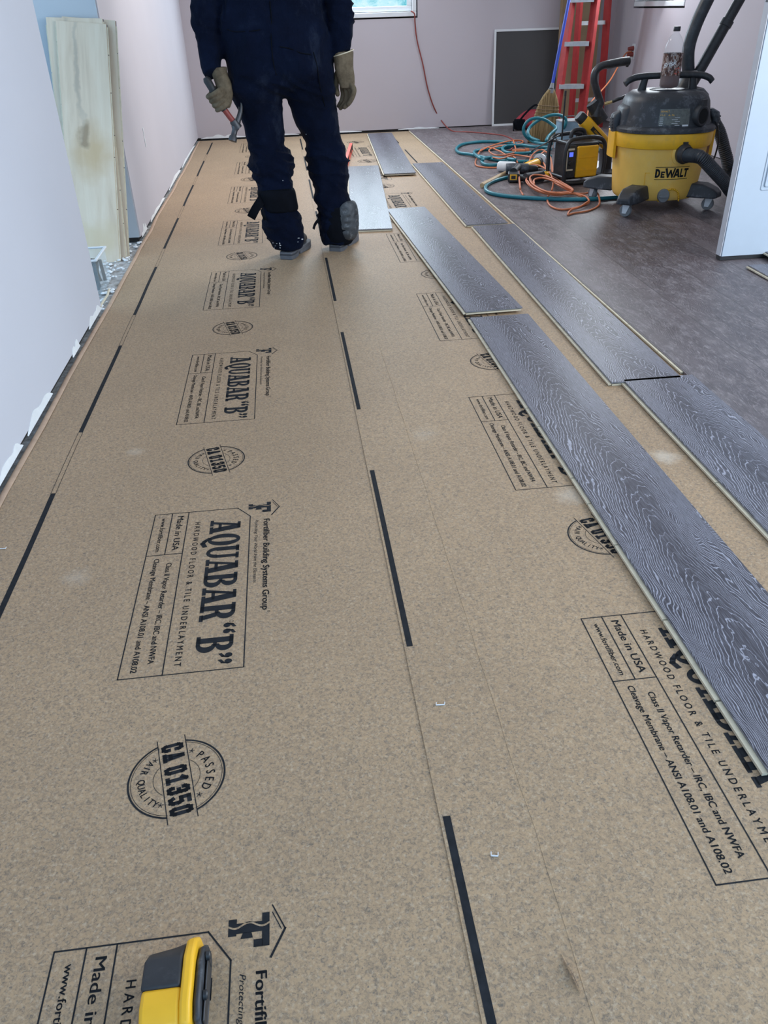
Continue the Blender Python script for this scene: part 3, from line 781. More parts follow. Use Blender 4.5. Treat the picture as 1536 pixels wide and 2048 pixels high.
me_label, me_logo, me_stamp = printed(label_mesh(), 'printed_label'), printed(logo_mesh(), 'printed_logo'), printed(stamp_mesh(), 'printed_stamp')
def put(me, name, x, y, z, sheet_):
    o = bpy.data.objects.new(name, me); COL.objects.link(o); o.parent = sheet_
    o.location = Vector((x, y, z))-sheet_.location
for k in range(-1, 7):
    y = 1.662+1.056*k
    put(me_label, 'printed_label', -.386, y, Z1+EPS, s1); put(me_logo, 'printed_logo', -.386, y, Z1+EPS, s1)
    put(me_stamp, 'printed_stamp', -.256, y-.796, Z1+EPS, s1)
    y = 1.138+1.053*k
    if k < 7:
        put(me_label, 'printed_label', .494, y, Z2+EPS, s2); put(me_logo, 'printed_logo', .494, y, Z2+EPS, s2)
        put(me_stamp, 'printed_stamp', .634, y+.272, Z2+EPS, s2)
def dash(x, y0, y1, z, sh, w=0.0125, wob=0.004):
    m = MB(); n = 10; vs = []; fs = []
    for i in range(n+1):
        y = y0+(y1-y0)*i/n; d = wob*noise.noise(Vector((y*1.7, x*9, 0)))
        vs += [(x+d-w/2, y, z), (x+d+w/2, y, z)]
    for i in range(n): fs.append((2*i, 2*i+1, 2*i+3, 2*i+2))
    m.add(vs, fs); build(m, 'printed_dash', 'ink', sh, smooth=None)
def guide(x, y0, y1, z, sh, w=0.0125, wob=0.004):
    m = MB()
    for s in (-1, 1):
        n = 10; vs = []; fs = []
        for i in range(n+1):
            y = y0+(y1-y0)*i/n; d = wob*noise.noise(Vector((y*1.7, x*9, 0)))+s*w/2
            vs += [(x+d-.0006, y, z), (x+d+.0006, y, z)]
        for i in range(n): fs.append((2*i, 2*i+1, 2*i+3, 2*i+2))
        m.add(vs, fs)
    build(m, 'printed_guide_line', 'ink', sh, smooth=None)
for k in range(-1, 7):
    y = 1.10+1.056*k
    dash(-.659, y, min(y+.71, 8.2), Z1+EPS, s1); 
    if k < 6: guide(-.659, y+.71, y+1.056, Z1+EPS, s1)
    y = 1.11+1.0545*k; y0 = y if k > -1 else -0.2
    dash(.153, y0, min((y+.68), 8.2), Z2+EPS, s2, 0.0115, 0.0015)
    dash(1.0, y+.1, min(y+.78, 8.2), Z2+EPS, s2, 0.0115, 0.0015)
# crease that shows the lower sheet's hidden edge
m = MB(); pts = [(0.275+0.004*noise.noise(Vector((i*.6,0,0))), 0.25+i*0.075, Z2-0.0002) for i in range(34)]
m.tube(pts, [0.0007+0.0006*abs(noise.noise(Vector((i*.5,2,0)))) for i in range(34)], 6); build(m, 'crease', 'paper', s2)
m = MB(); m.add([G(1122,1905,Z2+.0006), G(1132,1925,Z2+.006), G(1150,1955,Z2+.009), G(1163,1990,Z2+.0006), G(1150,1960,Z2+.0006), G(1135,1930,Z2+.0006)], [(0,1,5),(1,2,4,5),(2,3,4)])
build(m, 'torn_flap', 'floorpiece', s2, smooth=None)

# ================================================================== PLANKS
PW, PTH = 0.228, 0.0135
def plank(pts4, label, z0=None, z1=None, group=None, name='floor_plank', L=None):
    """pts4: far-left, far-right, near-left as floor points"""
    fl, fr, nl = [Vector(p) for p in pts4]
    base = Z2+0.0006
    nl = nl.copy(); nl.z = base if z0 is None else z0
    fl = fl.copy(); fl.z = base if z1 is None else z1
    ydir = (fl-nl); ln = ydir.length; ydir.normalize(); 
    if L: ln = L
    xdir = (fr-fl); xdir.z = 0; xdir = (xdir - ydir*xdir.dot(ydir)).normalized(); zdir = xdir.cross(ydir).normalized()
    M = Matrix(((xdir.x,ydir.x,zdir.x,nl.x),(xdir.y,ydir.y,zdir.y,nl.y),(xdir.z,ydir.z,zdir.z,nl.z),(0,0,0,1)))
    m = MB(); t = PTH
    # body: core, hidden groove on the near end, veneer on top (slots: 0 veneer, 1 core, 2 grey edge)
    m.mat(1).box((PW/2, ln/2, t*0.22), (PW-0.010, ln-0.004, t*0.44))
    m.mat(2).box((PW/2, ln/2, t*0.55), (PW-0.012, ln-0.016, t*0.22))
    m.mat(0)
    x0, x1, y0, y1, za, zb, c = 0.0015, PW, 0.0, ln, t*0.64, t, 0.0012
    m.add([(x0,y0,za),(x1,y0,za),(x1,y1,za),(x0,y1,za),(x0,y0,zb-c),(x1,y0,zb-c),(x1,y1,zb-c),(x0,y1,zb-c),(x0+c,y0+c,zb),(x1-c,y0+c,zb),(x1-c,y1-c,zb),(x0+c,y1-c,zb)],
          [(8,9,10,11),(4,5,9,8),(5,6,10,9),(6,7,11,10),(7,4,8,11)])
    m.mat(2).add([(x0,y0,za),(x1,y0,za),(x1,y1,za),(x0,y1,za),(x0,y0,zb-c),(x1,y0,zb-c),(x1,y1,zb-c),(x0,y1,zb-c)], [(0,1,5,4),(1,2,6,5),(2,3,7,6),(3,0,4,7),(0,3,2,1)])
    o = bpy.data.objects.new(name, bpy.data.meshes.new(name)); 
    o.data.from_pydata([tuple(v) for v in m.v], [], m.f)
    for k in ('plank', 'core', 'corelt'): o.data.materials.append(MT[k])
    o.data.polygons.foreach_set('material_index', m.mi)
    bm = bmesh.new(); bm.from_mesh(o.data); bmesh.ops.recalc_face_normals(bm, faces=bm.faces); bm.to_mesh(o.data); bm.free()
    COL.objects.link(o); o.matrix_world = M; tag(o, label, 'floor plank', group)
    # tongue: cream strip on the left edge, cut by small dark nicks
    q = MB(); y = 0.0; rnd = random.Random(label)
    while y < ln-0.01:
        seg = min(rnd.uniform(.10,.34), ln-y); q.box((-0.0025, y+seg/2, t*0.38), (0.0095, seg-0.004, t*0.40)); y += seg
    for i in range(len(q.v)): q.v[i].y = min(max(q.v[i].y, 0.001), ln-0.001)
    me = bpy.data.meshes.new('tongue'); me.from_pydata([tuple(v) for v in q.v], [], q.f); me.materials.append(MT['core'])
    c_ = bpy.data.objects.new('tongue', me); COL.objects.link(c_); c_.parent = o; c_['label'] = 'cream raw wood tongue'
    return o
T = Z2+PTH
def g3(a, b, c): return [G(*a, T), G(*b, T), G(*c, T)]
plank([(.640,2.87,0),(.876,2.885,0),(.652,.735,0)], 'grey oak plank with bold arched grain nearest the camera, lying over the printed labels', group='loose grey planks on the paper')
plank(g3((945,452),(1010,445),(1222,765)), 'grey oak plank in the middle of the right row, wavy grain, beside the laid floor', group='loose grey planks on the paper')
plank([(.985,2.205,0),(1.21,2.215,0),(.990,.10,0)], 'grey oak plank at the near end of the right row, cut off by the frame', group='loose grey planks on the paper')
plank(g3((773,418),(850,411),(930,628)), 'grey oak plank with its near end lifted, just beyond the nearest plank', z0=Z2+.009, group='loose grey planks on the paper')
plank([(.945,6.37,0),(1.16,6.39,0),(.936,4.345,0)], 'grey oak plank in the far half of the right row, next to the hoses', group='loose grey planks on the paper')
plank(g3((696,333),(748,330),(700,460)), 'bluish shining grey plank lying right beside the kneepad of the standing person', group='loose grey planks on the paper')
plank(g3((735,267),(781,265),(768,350)), 'grey oak plank whose far end touches the back wall under the window', z0=Z2+.008, group='loose grey planks on the paper')
# tongue edge of the laid floor
m = MB(); y = 2.24; rnd = random.Random(3)
while y < 8.2:
    seg = rnd.uniform(.12,.4); m.box((1.197, y+seg/2, 0.0085), (0.011, seg-.004, 0.006)); y += seg
struct(m, 'trim_7', 'core')
# two offcuts at the foot of the door
plank([(1.955,3.27,0),(2.191,3.27,0),(1.952,2.65,0)], 'short plank offcut on the laid floor at the right frame edge, under another', z0=FZ+.001, z1=FZ+.001, L=.62, group='plank offcuts by the door')
plank([(2.105,3.40,0),(2.34,3.39,0),(2.085,2.76,0)], 'short plank offcut lying on top of another against the white door', z0=FZ+PTH+.002, z1=FZ+PTH+.002, L=.66, group='plank offcuts by the door')

# plywood-backed planks leaning in the recess
def leaner(xb, yb, xt, yt, w, L, label, lift=0.0):
    a = Vector((xb, yb, 0.002+lift)); d = Vector((xt-xb, yt-yb, 0)); up = Vector((d.x, d.y, math.sqrt(max(L*L-d.length_squared, .1)))).normalized()
    nrm = Vector((0,-1,0)); nrm = (nrm-up*nrm.dot(up)).normalized(); xd = up.cross(nrm).normalized()
    if xd.x < 0: xd = -xd
    M = Matrix(((xd.x,nrm.x,up.x,a.x),(xd.y,nrm.y,up.y,a.y),(xd.z,nrm.z,up.z,a.z),(0,0,0,1)))
    r = bpy.data.objects.new('leaning_plank', None); COL.objects.link(r); r.matrix_world = M; ROOTM[r.name] = M
    tag(r, label, 'floor plank', 'planks leaning in the recess')
    m = MB(); m.box((w/2, 0, L/2), (w, 0.010, L)); build(m, 'plank_back', 'ply', r, world=False, bevel=0.0008)
    m = MB(); m.box((w/2+.004, -.0072, L/2), (w-.002, .0040, L)); build(m, 'plank_face', 'plank', r, world=False)
    for xx, nm in ((w+.003, 'tongue'), (-.002, 'groove_edge')):
        m = MB(); z = 0.01; rnd = random.Random(label+nm)
        while z < L-.03:
            s = min(rnd.uniform(.1,.3), L-z-.01); m.box((xx, -.001, z+s/2), (.006, .004, s-.004)); z += s
        build(m, nm, 'core', r, world=False)
leaner(-1.078, 4.085, -0.985, 4.395, .222, 1.055, 'front pale plywood-backed plank leaning in the recess with a brown stain')
leaner(-1.080, 4.125, -1.030, 4.415, .250, 1.060, 'second plank from the front of the leaning stack, its dark edges showing both sides')
leaner(-1.062, 4.165, -0.962, 4.430, .236, 1.058, 'plank at the back of the leaning stack, sticking out furthest to the right')
# rubble strip
m = MB(); rnd = random.Random(11)
for k in range(260):
    y = rnd.uniform(3.3, 4.43); x = rnd.uniform(-1.05, -.80); s = rnd.uniform(.003,.012)
    m.blob((x, y, s*.3), (s, s*rnd.uniform(.6,1.6), s*.45), n=6)
o = build(m, 'plaster_rubble', 'compound', origin=(-.9,3.9,0)); tag(o, 'white plaster crumbs scattered on the bare slab beside the leaning planks', 'rubble', kind='stuff')
def scrap(pts, r, label, mat='core', flat=2.5):
    m = MB(); m.tube([Vector(p) for p in pts], r, 6, flat=None)
    o = build(m, 'wood_splinter', mat, origin=pts[0]); tag(o, label, 'wood scrap')
scrap([(-.815,3.33,.006),(-.812,3.50,.006),(-.82,3.58,.006)], .005, 'thin pale wood splinter on the slab beside the wall end')

# ================================================================== SMALL THINGS ON THE PAPER
for (p, q, lb) in (((872,1410),(889,1409),'small shiny metal staple lying on the paper right of the dark dashes'), ((982,1711),(996,1712),'small shiny metal staple nearest the camera, right of the near dash')):
    a, b = G(*p, Z2+.0016), G(*q, Z2+.0016); m = MB(); m.tube([a, b], .0012, 6); d = (b-a).normalized()
    m.tube([b, b+Vector((.0015,.006,.0))], .0007, 5); m.tube([a, a+Vector((.0015,.006,.0))], .0007, 5)
    o = build(m, 'staple', 'white', origin=a); tag(o, lb, 'staple')
a, b = G(0,1096,Z1+.002), G(11,1097,Z1+.002); m = MB(); m.tube([a+Vector((-.02,0,0)), b], .0012, 6); m.tube([b, b+Vector((0,.006,0))], .0008, 5)
o = build(m, 'staple', 'white', origin=a); tag(o, 'small metal staple at the left frame edge beside the wall', 'staple')

# tape measure, bottom edge of the frame
def tape():
    L = Vector((-.212, .522, Z1)); r = thing('tape_measure', 'yellow and black tape measure standing on the paper at the bottom edge', 'tape measure', L, 0)
    # side profile in (y, z); nose towards +Y
    prof = [(-.060,.0),(.052,.0),(.060,.012),(.056,.040),(.040,.064),(.015,.076),(-.040,.078),(-.060,.068)]
    def slab_(x0, x1, pr, x0t=None):
        m = MB(); n = len(pr); vs = [(x0,y,z) for y,z in pr]+[(x1,y,z) for y,z in pr]
        fs = [tuple(range(n)), tuple(range(2*n-1,n-1,-1))]+[(i,n+i,n+(i+1)%n,(i+1)%n) for i in range(n)]
        m.add(vs, fs); return m
    sh = lambda k, dz: [(y*k, max(0,z*k+dz)) for y, z in prof]
    m = slab_(.009, .022, prof); build(m, 'case_rib', 'yellow', r, world=False, bevel=.004, bseg=3)
    pr = [(-.060,.003),(-.018,.003),(-.018,.040),(-.018,.074),(-.040,.076),(-.060,.066)]
    m = slab_(-.036, .010, pr); build(m, 'case', 'yellow', r, world=False, bevel=.005, bseg=3)
    pr = [(-.022,.003),(.050,.003),(.056,.014),(.051,.040),(.036,.060),(.014,.0745),(-.020,.0765)]
    m = slab_(-.037, .009, pr)
    for v in m.v:
        if v.x < 0: v.y -= max(0, (v.y-.02))*.45
    build(m, 'rubber_bumper', 'black', r, world=False, bevel=.004, bseg=3)
    m = slab_(.023, .031, [(y*.86, z*.84) for y, z in prof]); build(m, 'side_plate', 'dusty', r, world=False, bevel=.003)
    m = MB(); m.box((.0335,-.012,.040), (.0022,.075,.022)); m.box((.0335,.024,.040), (.004,.006,.022)); build(m, 'belt_clip', 'steel', r, world=False, bevel=.001)
    for y in (.024, -.022):
        m = MB(); m.lathe([(.0055,0),(.0055,.004),(.004,.0055)], 14, M=Matrix.Translation((.032,y,.052)) @ Matrix.Rotation(PI/2,4,'Y')); build(m, 'screw', 'black', r, world=False)
tape()

# spirit level
def level():
    a, b = G(706,282,Z1+.03), G(686,345,Z1+.03)
    a.z = b.z = 0; d = (a-b).normalized(); L = 1.22; a = b+d*L
    r = thing('spirit_level', 'coral red spirit level standing on edge behind the standing person', 'spirit level', (b.x, b.y, Z1+.0002), math.atan2(-d.x, d.y))
    m = MB(); m.box((0,L/2,.004), (.024,L,.008)); m.box((0,L/2,.056), (.024,L,.008)); m.box((0,L/2,.03), (.008,L,.05)); build(m, 'beam', 'level', r, world=False, bevel=.001)
    for y in (.2, .62, 1.05):
        m = MB(); m.box((0,y,.031), (.022,.075,.036)); build(m, 'vial_block', 'black', r, world=False, bevel=.002)
        m = MB(); m.tube([(0,y-.024,.05),(0,y+.024,.05)], .006, 10); build(m, 'vial', 'white', r, world=False)
    for y in (.003, L-.003):
        m = MB(); m.box((0,y,.03), (.026,.008,.062)); build(m, 'end_cap', 'black', r, world=False, bevel=.002)
level()

# storage bin with brackets
def storage_bin():
    r = thing('storage_bin', 'frosted clear plastic bin half filled with dark brackets beside the wall end', 'bin', (-.925, 3.64, .001), 0)
    m = MB(); w, d, h, t = .17, .22, .145, .003
    for s in (-1, 1): m.box((s*(w/2-t/2), 0, h/2), (t, d, h)); m.box((0, s*(d/2-t/2), h/2), (w-2*t, t, h))
    m.box((0,0,t/2), (w,d,t)); build(m, 'bin_wall', 'bin', r, world=False)
    m = MB()
    for s in (-1, 1): m.box((s*(w/2+.003),0,h), (.012,d+.018,.008)); m.box((0,s*(d/2+.003),h), (w,.012,.008))
    build(m, 'rim', 'white', r, world=False, bevel=.002)
    m = MB(); m.box((.03,-d/2-.001,.07), (.06,.001,.075)); build(m, 'paper_label', 'white', r, world=False)
    rnd = random.Random(5)
    for k in range(14):
        m = MB(); x, y = rnd.uniform(-.01,.07), rnd.uniform(-.085,.085); a = Vector((x,y,.01)); b = a+Vector((rnd.uniform(-.02,.02), rnd.uniform(-.02,.02), rnd.uniform(.06,.11)))
        b.x = max(-.07, min(.07, b.x)); c = b+Vector((-b.x*.5+.01, -b.y*.4, .004)); m.tube([a,b,c], .008, 6)
        o = build(m, 'metal_bracket', 'rubber', origin=None); o.matrix_world = ROOTM[r.name] @ Matrix.Identity(4); tag(o, 'dark metal bracket standing in the frosted clear bin', 'bracket', 'brackets in the clear bin')
storage_bin()

# ================================================================== PERSON
PX, PY = 0.03, 4.02
per = thing('person', 'person in dark navy coveralls seen from behind, holding a hammer in a gloved hand', 'person', (PX, PY, 0))
LY = lambda y: 4.03                                    # plane of the legs
def row(y, xl, xr, Y, dr=0.95, dy=0.0):
    a, b = W(xl, y, Y), W(xr, y, Y); c = (a+b)/2; hw = (b.x-a.x)/2
    return (Vector((c.x, Y+dy, c.z)), hw*1.02, hw*dr)
legL = [row(y, a, b, 4.03+d, k) for y, a, b, d, k in (
  (130,462,556,.05,1.18),(160,460,558,.05,1.22),(186,465,561,.05,1.16),(212,472,564,.055,1.08),(230,477,565,.06,1.0),(268,490,567,.05,.98),(292,499,566,.05,1.0),(308,503,578,.05,1.05),(328,500,587,.045,1.0),
  (350,505,582,.03,.95),(378,514,586,.0,.9),(405,521,592,-.02,.9),(432,529,600,-.03,.9),(459,532,610,-.035,.95),(480,540,611,-.04,1.0),(497,549,606,-.045,1.05))]
legR = [row(y, a, b, 4.06+d, k) for y, a, b, d, k in (
  (130,572,664,.02,1.18),(160,570,670,.02,1.20),(190,571,671,.02,1.10),(219,584,672,.03,1.0),(251,592,677,.03,.98),(276,608,682,.04,1.0),(301,615,689,.05,1.05),(342,622,695,.05,.98),
  (378,628,695,.02,.95),(395,627,700,.01,1.0),(410,638,705,.0,.95),(437,639,706,.0,.9),(465,641,706,.0,.95),(484,642,702,-.0,1.05))]
torso = [row(y, a, b, 4.08, k) for y, a, b, k in ((196,495,640,.30),(188,480,655,.42),(178,468,666,.52),(170,461,671,.58),(158,458,672,.63),(140,455,670,.70),(110,450,663,.72),(77,443,657,.70),(49,437,652,.66),(20,436,646,.62),(0,438,643,.58))]
tx = torso[-1][0].x
torso += [(Vector((tx+.005, 4.085, z)), hx, hy) for z, hx, hy in ((1.14,.205,.130),(1.24,.215,.135),(1.34,.215,.130),(1.40,.190,.115),(1.445,.125,.090),(1.475,.075,.070))]
def chain(pts, rads, n=18):
    """rings along a bent limb"""
    P = spline(pts, 5); R = []
    for i in range(len(pts)-1):
        for j in range(5): R.append(rads[i]+(rads[i+1]-rads[i])*j/5)
    R.append(rads[-1]); return P, R
aL = [Vector((tx-.165,4.09,1.385)), Vector((tx-.235,4.08,1.27)), Vector((W(413,20,4.05).x,4.05,1.045)), W(416,77,4.04), W(421,128,4.02), W(427,147,4.0)]
aR = [Vector((tx+.175,4.09,1.385)), Vector((tx+.245,4.08,1.27)), Vector((W(679,20,4.05).x,4.07,1.045)), W(683,68,4.05), W(682,100,4.04), W(685,112,4.03)]
def body_skin():
    m = MB()
    m.loft([(c, hx*.78, hy*.78) for c, hx, hy in torso[3:]], 24)
    m.loft([(c, hx*.55, hy*.55) for c, hx, hy in legL[1:]], 16); m.loft([(c, hx*.55, hy*.55) for c, hx, hy in legR[1:]], 16)
    for arm, cuff in ((aL, (W(437,150,4.0), W(447,176,3.985))), (aR, (W(688,135,4.03), W(690,165,4.03)))):
        P, R = chain(arm, [.058,.050,.042,.036,.026,.020]); m.tube(P, R, 14)
    # neck and head, looking down and ahead
    hc = Vector((tx+.005, 4.16, 1.635)); m.tube([Vector((tx+.005,4.085,1.42)), Vector((tx+.005,4.115,1.56))], [.060,.055], 16)
    m.blob(hc, (.076,.098,.112), n=26); m.blob(hc+Vector((0,.055,-.055)), (.052,.050,.056), n=18)   # skull, jaw
    m.blob(hc+Vector((0,.105,-.018)), (.013,.020,.024), n=12)                                       # nose
    m.blob(hc+Vector((0,.095,.022)), (.045,.014,.010), n=12)                                        # brow
    m.blob(hc+Vector((0,.098,-.060)), (.024,.010,.006), n=12); m.blob(hc+Vector((0,.096,-.070)), (.020,.010,.006), n=12)
    for s in (-1, 1): m.blob(hc+Vector((s*.077,.005,-.015)), (.010,.022,.032), n=12)
    for leg, hx in ((legL, -1), (legR, 1)):
        c = leg[-1][0]; m.tube([c, Vector((c.x, c.y, .09))], [.045,.040], 12)
    return m
body = build(body_skin(), 'body', 'skin', per, remesh=.011, smooth=180)
hc = Vector((tx+.005, 4.16, 1.635))
m = MB(); m.blob(hc+Vector((0,-.012,.020)), (.084,.100,.106), n=26); m.blob(hc+Vector((0,-.05,-.03)), (.070,.060,.070), n=18)
hair = build(m, 'hair', 'hair', per, remesh=.010, smooth=180)
for s in (-1, 1):
    m = MB(); m.blob(hc+Vector((s*.030,.092,.002)), (.011,.008,.009), n=12); ey = build(m, 'eye', 'white', per); m = MB(); m.blob(hc+Vector((s*.030,.0985,.002)), (.0045,.0025,.0045), n=10); build(m, 'iris', 'hair', ey)

def wrinkle(me, M):
    N = noise.noise
    me.calc_loop_triangles() if False else None
    nr = [v.normal.copy() for v in me.vertices]
    for v, n in zip(me.vertices, nr):
        p = M @ v.co
        z = p.z
        # long drag folds from the seat, tighter folds at knees and ankles, elbows
        a = (1-abs(N(Vector((p.x*9, p.y*7, z*3.2)))))**3*0.014
        knee = math.exp(-((z-.40)/.10)**2)+0.9*math.exp(-((z-.14)/.08)**2)+.6*math.exp(-((z-.72)/.06)**2)+.7*math.exp(-((z-1.0)/.08)**2)*(1 if abs(p.x-tx) > .2 else 0)
        b = (1-abs(N(Vector((p.x*8+2, p.y*8, z*24+p.x*9)))))**3*0.021*knee
        c = N(Vector((p.x*26, p.y*26, z*22)))*0.0022
        v.co += n*(a+b+c-.011)
m = MB()
m.loft(torso[::-1], 32, power=2.4); m.loft(legL, 24, power=2.2); m.loft(legR, 24, power=2.2)
for arm in (aL, aR):
    P, R = chain(arm, [.085,.070,.060,.054,.050,.044]); m.tube(P, R, 18)
    m.blob(arm[0], (.085,.09,.075), n=18)
suit = build(m, 'coveralls', 'denim', per, remesh=.0085, smooth=180, post=wrinkle)
# seat yoke, back-pocket flap and seams stitched over the suit
def on_suit(x, z, out=0.004):
    best = None; M = ROOTM[suit.name]; 
    for v in suit.data.vertices:
        p = M @ v.co
        if v.normal.y > -.1: continue
        d = (p.x-x)**2+(p.z-z)**2
        if best is None or d < best[0]: best = (d, p, v.normal)
    return best[1]+best[2]*out
def seam(pix, r, name='seam', mat='webbing', Y=4.0):
    m = MB(); pts = [on_suit(W(x, y, 3.93).x, W(x, y, 3.93).z, .0012) for x, y in pix]; m.tube(spline(pts, 4), r, 6)
    return build(m, name, mat, per)
seam([(541,2),(541,40),(542,80),(545,120),(552,150)], .0024)
seam([(628,105),(634,135),(642,175),(650,215)], .0022)
seam([(452,60),(470,64),(500,64),(520,60)], .0022)
seam([(560,92),(580,95),(600,104),(622,108)], .0026)
# paint specks near the left hem
m = MB(); rnd = random.Random(4)
for x, y, w_, h_ in ((547,486,.008,.003),(553,483,.004,.002),(558,482,.003,.008),(560,488,.008,.003),(561,493,.003,.008),(551,491,.007,.002),(598,474,.010,.003),(603,477,.009,.004),(594,480,.006,.002),(549,499,.003,.006),(566,364,.003,.003),(614,275,.003,.003)):
    p = on_suit(W(x, y, 3.94).x, W(x, y, 3.94).z, .0006); m.blob(p, (w_*.6, .0018, h_*.6), n=8)
build(m, 'paint_specks', 'white', per)['kind'] = 'stuff'

# gloves
def seg_finger(m, pts, r0, r1):
    P = spline(pts, 5); n = len(P); R = [r0+(r1-r0)*i/(n-1) for i in range(n)]; R[-1] *= .75
    m.tube(P, R, 12); m.blob(P[-1], (r1*.95,)*3, n=10); m.blob(P[0], (r0,)*3, n=10)
# left: fist closed round the hammer handle
h0, h1 = W(414,160,3.975), W(449,220,3.985)          # butt end, and where the handle leaves the fist
hd = (h1-h0).normalized()
m = MB()
m.loft([(W(437,134,4.01), .036, .034), (W(440,150,4.005), .034, .030), (W(447,168,4.0), .036, .026), (W(451,188,4.0), .034, .026), (W(452,206,4.0), .026, .024), (W(453,216,4.0), .016,.018)], 18)
for k in range(4):
    c = h0.lerp(h1, .42+k*.155); r = .0285-.001*k
    e1 = Vector((0,-1,0)); e1 = (e1-hd*e1.dot(hd)).normalized(); e2 = hd.cross(e1).normalized()
    if e2.x > 0: e2 = -e2
    pts = []
    for j in range(8):
        a = math.radians(-75+j*34)                    # from the palm, over the camera side, round to the left and back
        pts.append(c + e1*math.cos(a)*r*1.05 + e2*math.sin(a)*r*1.15)
    seg_finger(m, pts, .0118-.0005*k, .0102-.0005*k)
c = h0.lerp(h1, .40); seg_finger(m, [W(449,172,4.01), W(440,176,4.03), c+Vector((-.012,.034,.0)), c+hd*.03+Vector((-.020,.026,0))], .015, .012)
gl = build(m, 'glove', 'glove', per, remesh=.0030, smooth=180, it=3); gl['label'] = 'tan leather glove closed round the hammer handle'
# right: relaxed hand, fingers hanging and slightly curled
m = MB()
m.loft([(W(686,103,4.045), .047, .042), (W(687,118,4.04), .044, .036), (W(688,135,4.035), .042, .030), (W(691,152,4.03), .041, .026), (W(694,168,4.03), .036, .023), (W(693,176,4.03), .028, .020)], 18)
for k, (p0, p1, p2, p3, r) in enumerate((
   ((702,168),(708,180),(704,196),(697,208),.0130),
   ((697,172),(703,187),(699,203),(689,214),.0138),
   ((690,174),(694,190),(690,205),(681,216),.0132),
   ((684,174),(686,188),(683,202),(677,212),.0118))):
    y = 4.005+.020*k
    seg_finger(m, [W(p0[0],p0[1],y+.01), W(p1[0],p1[1],y), W(p2[0],p2[1],y-.004), W(p3[0],p3[1],y+.006)], r, r*.82)
seg_finger(m, [W(678,140,4.06), W(673,158,4.065), W(672,176,4.06), W(675,188,4.05)], .0155, .0120)
gr = build(m, 'glove', 'glove', per, remesh=.0030, smooth=180, it=3); gr['label'] = 'tan leather glove hanging empty'
for cx in ((W(686,106,4.045), .0475, .0425),):
    m = MB(); pts = [(cx[0].x+cx[1]*math.cos(a*PI/10)*1.0, cx[0].y+cx[2]*math.sin(a*PI/10), cx[0].z+.012*math.cos(a*PI/10)) for a in range(20)]
    m.tube(pts+[pts[0]], .0025, 6); build(m, 'cuff_hem', 'core', gr)

# boots
def boot(heel, toe, hx):
    heel = Vector((heel[0], heel[1], 0)); toe = Vector((toe[0], toe[1], 0)); d = toe-heel; L = d.length
    a = math.atan2(-d.x, d.y); M = Matrix.Translation((heel.x, heel.y, Z1)) @ Matrix.Rotation(a, 4, 'Z')
    def outl(s): return [(-.030*s,.004),(.030*s,.004),(.038*s,.03),(.036*s,.09),(.034*s,.12),(.044*s,L-.10),(.046*s,L-.06),(.036*s,L-.018),(.012*s,L),(-.012*s,L),(-.036*s,L-.018),(-.046*s,L-.06),(-.044*s,L-.10),(-.034*s,.12),(-.036*s,.09),(-.038*s,.03)]
    m = MB(); o_ = outl(1.0)
    m.poly_prism([(x,y) for x, y in o_ if y < .10]+[], 0.0, .030, M) ; m.poly_prism(o_, .016, .034, M); m.poly_prism([(x,y) for x, y in o_ if y > .11], .0, .018, M)
    m2 = MB(); m2.loft([(Vector((0,L/2,.034)), .040, L/2*.97), (Vector((0,L/2-.004,.055)), .040, L/2*.95), (Vector((0,L/2-.03,.080)), .038, L/2*.78), (Vector((0,.085,.11)), .038, .080), (Vector((0,.085,.15)), .036, .052), (Vector((0,.090,.17)), .034, .048)], 22, M, power=2.4)
    b = build(m2, 'boot', 'boot', per, smooth=60, sub=1); build(m, 'sole', 'sole', b, bevel=.003)
    return b
hL, hR = G(572,521), G(670,505)
boot((hL.x, hL.y+.002), (hL.x+.105, hL.y+.275), -1); boot((hR.x, hR.y+.002), (hR.x+.115, hR.y+.26), 1)

